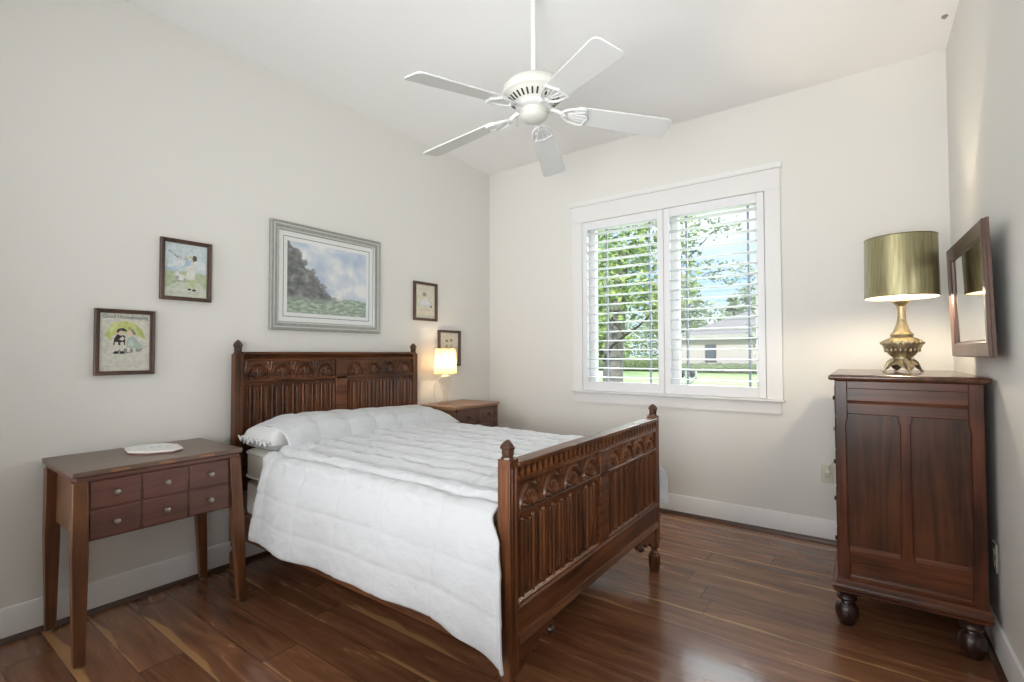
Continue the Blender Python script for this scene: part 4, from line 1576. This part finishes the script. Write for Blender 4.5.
vents.build('vent_slots', dark_slot_m, fan, smooth=0)
MB().lathe([(.082, 2.438), (.086, 2.434), (.086, 2.418), (.076, 2.412), (.060, 2.410)], c0, 48).build('flywheel', fan_m, fan)
MB().lathe([(.058, 2.414), (.067, 2.408), (.068, 2.400), (.065, 2.394), (.067, 2.388), (.065, 2.378), (.053, 2.366), (.034, 2.358), (.012, 2.354), (.002, 2.3535)], c0, 48).build('switch_cup', fan_house_m, fan, smooth=35)
MB().tube([(FXc - .060, FYc - .028, 2.398), (FXc - .072, FYc - .034, 2.393), (FXc - .074, FYc - .035, 2.370), (FXc - .074, FYc - .035, 2.340)], .0016, 6).build('pull_chain', pewter_m, fan)
PITCH = radians(-13)
for k in range(5):
    ang = radians(255.78 + 72 * k)
    Mz = Matrix.Translation((FXc, FYc, 0)) @ Matrix.Rotation(ang, 4, 'Z')
    Mb = Mz @ Matrix.Translation((.203, 0, BZ)) @ Matrix.Rotation(math.atan2(.057, .457), 4, 'Y') @ Matrix.Rotation(PITCH, 4, 'X') @ Matrix.Translation((-.203, 0, 0))
    # blade outline, slightly wider at the tip, rounded corners
    r0_, r1_, w0_, w1_, cr = .195, .662, .056, .070, .026
    out = []
    for cx_, cy_, a0 in ((r1_ - cr, w1_ - cr, 0), (r0_ + cr, w0_ - cr, 90), (r0_ + cr, -w0_ + cr, 180), (r1_ - cr, -w1_ + cr, 270)):
        for j in range(7):
            t = radians(a0 + 90 * j / 6)
            out.append((cx_ + cr * cos(t), cy_ + cr * sin(t)))
    bl_ = MB().prism(out, 'z', 0, .007)
    bl_.xform(Mb)
    bl_ = bl_.build('blade', fan_m, fan, bevel=.0015)
    br = MB()

    def sh_out(t):          # shield outline, t 0..1 from one blade corner round the hub end to the other
        a = -pi / 2 + pi * t
        return (.245 - .112 * cos(a), .054 * sin(a))
    pts = [(*sh_out(j / 24), -.006) for j in range(25)]
    br.tube(pts, .0065, 8)
    br.tube([(.245, -.052, -.006), (.252, -.020, -.006), (.262, 0, -.006), (.252, .020, -.006), (.245, .052, -.006)], .0065, 8)
    for yy in (-.036, -.013, .013, .036):
        br.tube([(.165, yy * .25, -.005), (.205, yy * .62, -.006), (.248, yy, -.006)], .0046, 6)
    br.prism([(.205, -.043), (.245, -.048), (.245, .048), (.205, .043), (.196, .02), (.193, 0), (.196, -.02)], 'z', -.003, 0)
    for yy in (-.028, .028):
        br.lathe([(.007, -.009), (.006, -.011), (.002, -.012)], (.230, yy, 0), 10)
    br.xform(Mb)
    arm = MB()
    arm.tube([(.070, 0, 2.421), (.096, 0, 2.418), (.116, 0, 2.410), (.134, 0, 2.400), (.150, 0, BZ - .001)], [.013, .012, .011, .010, .009], 10)
    arm.xform(Mz)
    br.add(arm.v, arm.f)
    br.build('blade_bracket', fan_m, bl_, smooth=45)

tag(MB().lathe([(.014, H), (.015, H - .004), (.010, H - .010), (.004, H - .016), (.001, H - .017)], (3.425, -.389, 0), 16).build('ceiling_hook', pewter_m, org=(3.425, -.389, H)),
    'tiny grey hook fixed to the ceiling near the right rear corner', 'hook')

# ------------------------------------------------------------------ wall outlets


def outlet(name, label, conv):
    root = thing(name, label, 'outlet', conv(0, 0, 0))
    o_ = ORG[root.name]

    def bx(mb, a0, a1, c0_, c1_, d0, d1):
        ps = [conv(a, c_, d) for d in (d0, d1) for a, c_ in ((a0, c0_), (a1, c0_), (a1, c1_), (a0, c1_))]
        mb.add(ps, [(0, 3, 2, 1), (4, 5, 6, 7), (0, 1, 5, 4), (1, 2, 6, 5), (2, 3, 7, 6), (3, 0, 4, 7)])
        return mb
    bx(MB(), -.036, .036, -.058, .058, 0, .006).build('plate', plate_m, root, bevel=.003)
    for cc in (-.022, .022):
        r_ = bx(MB(), -.017, .017, cc - .014, cc + .014, .005, .0085).build('socket', plate_m, root, bevel=.003)
        s_ = MB()
        bx(s_, -.008, -.006, cc - .004, cc + .006, .0080, .0088)
        bx(s_, .006, .008, cc - .004, cc + .006, .0080, .0088)
        s_.build('slot', dark_slot_m, r_, smooth=0)
    return root


outlet('wall_outlet', 'almond outlet on the back wall with a plug in it, left of the chest', lambda a, c_, d: (2.838 + a, -d, .445 + c_))
pl = thing('power_plug', 'ivory plug and cord in the almond outlet beside the chest', 'plug', (2.838, -.009, .467))
MB().prism([(2.823, .452), (2.853, .452), (2.856, .470), (2.846, .486), (2.830, .486), (2.820, .470)], 'y', -.034, -.009).build('plug_body', plug_m, pl, bevel=.004)
MB().tube([(2.842, -.028, .480), (2.850, -.040, .505), (2.872, -.060, .535), (2.893, -.090, .575), (2.905, -.13, .62), (2.93, -.17, .66), (2.97, -.205, .70)], .0032, 8).build('cord', cord_m, pl)
outlet('wall_outlet', 'almond outlet low on the right wall behind the chest', lambda a, c_, d: (W - d, -1.02 + a, .40 + c_))

# ------------------------------------------------------------------ outdoors
GZ = -.08
grass_m = plain('lawn_grass', (.20, .27, .115), rough=.95, spec=.1, var=.22, vscale=.8)
bark_m = plain('grey_bark', (.22, .20, .185), rough=.95, spec=.1, var=.35, vscale=9, bump=.6, bscale=30)
twig_m = plain('dark_branch', (.075, .065, .055), rough=.95, spec=.1)
leafs = {
    'bright': [plain('leaf_bright', (.46, .55, .20), rough=.6), plain('leaf_mid', (.28, .38, .13), rough=.6), plain('leaf_deep', (.13, .18, .08), rough=.7)],
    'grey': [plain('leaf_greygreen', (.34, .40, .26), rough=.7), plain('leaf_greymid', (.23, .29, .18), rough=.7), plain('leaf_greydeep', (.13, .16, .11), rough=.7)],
}
stucco_m = plain('house_stucco', (.50, .44, .41), rough=.9, spec=.1)
roof_m = plain('house_shingles', (.165, .155, .152), rough=.9, spec=.1, var=.12, vscale=5)
fascia_m = plain('house_fascia', (.42, .39, .35), rough=.6)
hglass_m = plain('house_window_glass', (.055, .075, .095), rough=.12, spec=.6)
hedge_m = plain('hedge_leaf', (.13, .17, .075), rough=.8, var=.4, vscale=6)
path_m = plain('pale_driveway', (.62, .58, .50), rough=.9)
stand_m = plain('white_yard_stand', (.70, .69, .68), rough=.5)
dark_round = plain('dark_rubber', (.02, .02, .022), rough=.6)

tag(MB().box(-90, 40, T + .3, 200, GZ - .1, GZ).build('ground', grass_m), kind='structure')
tag(MB().prism([(-14, 27), (-8.5, 20.5), (-7.6, 21), (-12, 28)], 'z', GZ, GZ + .02).build('driveway', path_m), kind='structure')


def foliage(blobs, n, size, mats, name, parent, seed, flat=.5):
    rnd = random.Random(seed)
    mb = MB()
    wsum = [b_[3] * b_[4] * b_[5] for b_ in blobs]
    tot = sum(wsum)
    for b_, w in zip(blobs, wsum):
        for _ in range(max(6, int(n * w / tot))):
            while True:
                p = Vector((rnd.uniform(-1, 1), rnd.uniform(-1, 1), rnd.uniform(-1, 1)))
                if .12 < p.length < 1:
                    break
            if noise.noise((p.x * 2.3 + b_[0], p.y * 2.3, p.z * 2.3 + b_[2])) < -.12:
                continue
            c_ = Vector((b_[0] + p.x * b_[3], b_[1] + p.y * b_[4], b_[2] + p.z * b_[5]))
            d1 = Vector((rnd.gauss(0, 1), rnd.gauss(0, 1), rnd.gauss(0, 1) * flat)).normalized()
            d2 = d1.cross(Vector((rnd.gauss(0, 1), rnd.gauss(0, 1), rnd.gauss(0, 1)))).normalized()
            s = size * rnd.uniform(.6, 1.4)
            mid = c_ + (d1.cross(d2)) * s * .12
            mb.add([c_ - d1 * s, mid - d2 * s * .5, c_ + d1 * s, mid + d2 * s * .5], [(0, 1, 2, 3)], rnd.choices((0, 1, 2), (4, 4, 2))[0])
    return mb.build(name, mats, parent, smooth=0)


def tree(label, base, trunk_pts, trunk_r, limbs, blobs, n, size, kind, seed, group='trees outside the window'):
    root = thing('tree', label, 'tree', base, group)
    t = MB().tube(trunk_pts, trunk_r, 12).build('trunk', bark_m, root, smooth=60)
    for pts, r in limbs:
        MB().tube(pts, r, 8).build('branch', twig_m, root, smooth=60)
    foliage(blobs, n, size, leafs[kind], 'foliage', root, seed)
    return root


# big tree seen through the left shutter
tree('large leafy green tree with thick grey trunk seen through left shutter', (-3.1, 10, GZ),
     [(-3.15, 10, GZ - .02), (-3.15, 10, .3), (-3.12, 10, 1.3), (-3.0, 10.1, 2.6), (-2.8, 10.1, 4.4)], [.36, .31, .29, .24, .14],
     [([(-3.25, 9.6, 1.02), (-2.9, 9.4, 1.45), (-2.45, 9.3, 1.75), (-2.0, 9.2, 2.0), (-1.6, 9.2, 2.35)], [.05, .045, .04, .03, .02]),
      ([(-2.45, 9.3, 1.75), (-2.75, 9.3, 2.1), (-3.0, 9.3, 2.55)], [.035, .03, .02])],
     [(-3.2, 10.2, 3.6, 1.9, 1.6, 1.1), (-2.0, 10.4, 3.4, 1.3, 1.3, 1.3), (-4.4, 10.6, 3.1, 1.3, 1.3, 1.4), (-2.9, 10.3, 5.0, 2.2, 1.6, 1.3), (-1.7, 10, 2.5, .7, .8, .7), (-3.9, 10.3, 2.3, .9, .9, .55), (-3.1, 9.2, 2.5, .8, .5, .55), (-2.5, 9.0, 3.2, .9, .5, .6)],
     9500, .085, 'bright', 3)
# loose branches across the right shutter
tree('nearer sparse tree with loose leaf sprays seen against sky through right shutter', (-2.45, 12.6, GZ),
     [(-2.45, 12.6, GZ - .02), (-2.45, 12.6, 1.6), (-2.4, 12.6, 3.4), (-2.3, 12.6, 6.2)], [.11, .09, .08, .05],
     [([(-2.4, 12.6, 3.0), (-1.65, 12.6, 3.45), (-1.0, 12.5, 3.8), (-.3, 12.4, 3.85), (.4, 12.4, 3.6)], [.022, .018, .014, .010, .006]), ([(-2.35, 12.6, 3.9), (-1.6, 12.6, 4.4), (-.8, 12.5, 5.1), (.2, 12.4, 5.3)], [.022, .018, .014, .006])],
     [(-1.7, 12.5, 4.6, .6, .6, .9), (-1.0, 12.4, 3.9, .6, .5, .35), (-.25, 12.4, 3.75, .7, .5, .4), (-.7, 12.4, 5.2, .9, .5, .4), (.35, 12.3, 3.3, .35, .4, .5), (-1.75, 12.5, 2.6, .35, .4, .9), (.45, 12.3, 1.9, .28, .3, .9)],
     1500, .075, 'grey', 5)
# grove behind
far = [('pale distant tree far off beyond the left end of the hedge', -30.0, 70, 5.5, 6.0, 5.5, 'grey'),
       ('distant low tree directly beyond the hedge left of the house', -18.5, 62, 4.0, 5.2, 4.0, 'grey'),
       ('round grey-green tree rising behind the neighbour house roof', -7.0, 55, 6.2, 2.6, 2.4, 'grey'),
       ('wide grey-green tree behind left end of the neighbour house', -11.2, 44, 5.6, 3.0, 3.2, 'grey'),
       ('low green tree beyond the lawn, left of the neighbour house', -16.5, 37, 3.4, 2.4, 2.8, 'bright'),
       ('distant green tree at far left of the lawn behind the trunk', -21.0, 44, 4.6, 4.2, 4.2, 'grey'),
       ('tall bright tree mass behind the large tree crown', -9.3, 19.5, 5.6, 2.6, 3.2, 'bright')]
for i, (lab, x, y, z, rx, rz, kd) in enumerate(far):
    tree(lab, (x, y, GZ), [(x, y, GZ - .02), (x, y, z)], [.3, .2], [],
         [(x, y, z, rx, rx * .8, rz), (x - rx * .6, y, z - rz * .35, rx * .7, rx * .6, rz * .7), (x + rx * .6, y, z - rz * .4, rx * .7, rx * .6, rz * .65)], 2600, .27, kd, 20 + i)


def hedge(label, x0, x1, y0, y1, z1, n, seed):
    rnd = random.Random(seed)
    mb = MB()
    k = max(3, int((x1 - x0) / .9))
    for i in range(k):
        xc = x0 + (x1 - x0) * (i + .5) / k
        mb.ellipsoid((xc, (y0 + y1) / 2, GZ + (z1 - GZ) * .46), ((x1 - x0) / k * .72, (y1 - y0) / 2, (z1 - GZ) * .56 * rnd.uniform(.9, 1.08)), 14, 8, p=.8)
    o = mb.build('hedge', hedge_m, org=((x0 + x1) / 2, (y0 + y1) / 2, GZ), smooth=60)
    tag(o, label, 'hedge')
    foliage([(x0 + (x1 - x0) * (i + .5) / k, (y0 + y1) / 2, GZ + (z1 - GZ) * .5, (x1 - x0) / k * .8, (y1 - y0) / 2, (z1 - GZ) * .6) for i in range(k)], n, .09, leafs['grey'], 'leaves', o, seed)


hedge('low clipped hedge along the wall of the neighbour house', -7.2, 2.5, 29.7, 30.7, .55, 1500, 41)
hedge('low green hedge across the lawn, left of the neighbour house', -14.5, -8.4, 30, 31.2, .95, 900, 42)

# neighbour house
ho = thing('house', 'low beige house with grey hip roof and dark window across the lawn', 'house', (-.6, 35, GZ))
hx0, hx1, hy0, hy1, ez = -7.3, 6.0, 31.0, 40.0, 2.42
MB().box(hx0, hx1, hy0, hy1, GZ, ez).build('wall', stucco_m, ho)
rp = MB()
o_ = .45
e = [(hx0 - o_, hy0 - o_, ez), (hx1 + o_, hy0 - o_, ez), (hx1 + o_, hy1 + o_, ez), (hx0 - o_, hy1 + o_, ez), (hx0 + 4.2, (hy0 + hy1) / 2, ez + 2.1), (hx1 - 4.2, (hy0 + hy1) / 2, ez + 2.1)]
rp.add(e, [(0, 1, 5, 4), (1, 2, 5), (2, 3, 4, 5), (3, 0, 4), (0, 3, 2, 1)])
rp.build('roof', roof_m, ho, smooth=0)
b = MB()
b.box(hx0 - o_, hx1 + o_, hy0 - o_ - .03, hy0 - o_, ez - .16, ez + .03).box(hx0 - o_ - .03, hx0 - o_, hy0 - o_, hy1 + o_, ez - .16, ez + .03)
b.build('fascia', fascia_m, ho)
wf = MB()
wf.box(-5.72, -5.00, hy0 - .05, hy0 + .02, .62, .68).box(-5.72, -5.00, hy0 - .05, hy0 + .02, 1.74, 1.80).box(-5.72, -5.66, hy0 - .05, hy0 + .02, .62, 1.80).box(-5.06, -5.00, hy0 - .05, hy0 + .02, .62, 1.80)
wfo = wf.build('window', twig_m, ho)
MB().box(-5.68, -5.04, hy0 - .03, hy0 - .01, .66, 1.76).build('pane', hglass_m, wfo, smooth=0)

# little white stand with two dark rounds on the lawn
sd = thing('yard_stand', 'small white stand holding two dark rounded objects on lawn beyond right shutter', 'stand', (-2.66, 16, GZ))
sx, sy = -2.66, 16.0
b = MB()
b.box(sx - .05, sx + .05, sy - .05, sy + .05, GZ, GZ + .64)
b.tube([(sx - .32, sy, GZ + .27), (sx, sy, GZ + .02), (sx + .32, sy, GZ + .27)], .03, 8)
b.box(sx - .36, sx + .38, sy - .05, sy + .05, GZ + .26, GZ + .32)
b.box(sx - .36, sx - .31, sy - .05, sy + .05, GZ + .3, GZ + .66).box(sx + .33, sx + .38, sy - .05, sy + .05, GZ + .3, GZ + .66).box(sx - .36, sx + .38, sy - .05, sy + .05, GZ + .62, GZ + .68)
b.build('frame', stand_m, sd)
for dx in (-.19, .21):
    MB().ellipsoid((sx + dx, sy, GZ + .46), (.115, .10, .13), 16, 10).build('round_top', dark_round, sd, smooth=60)
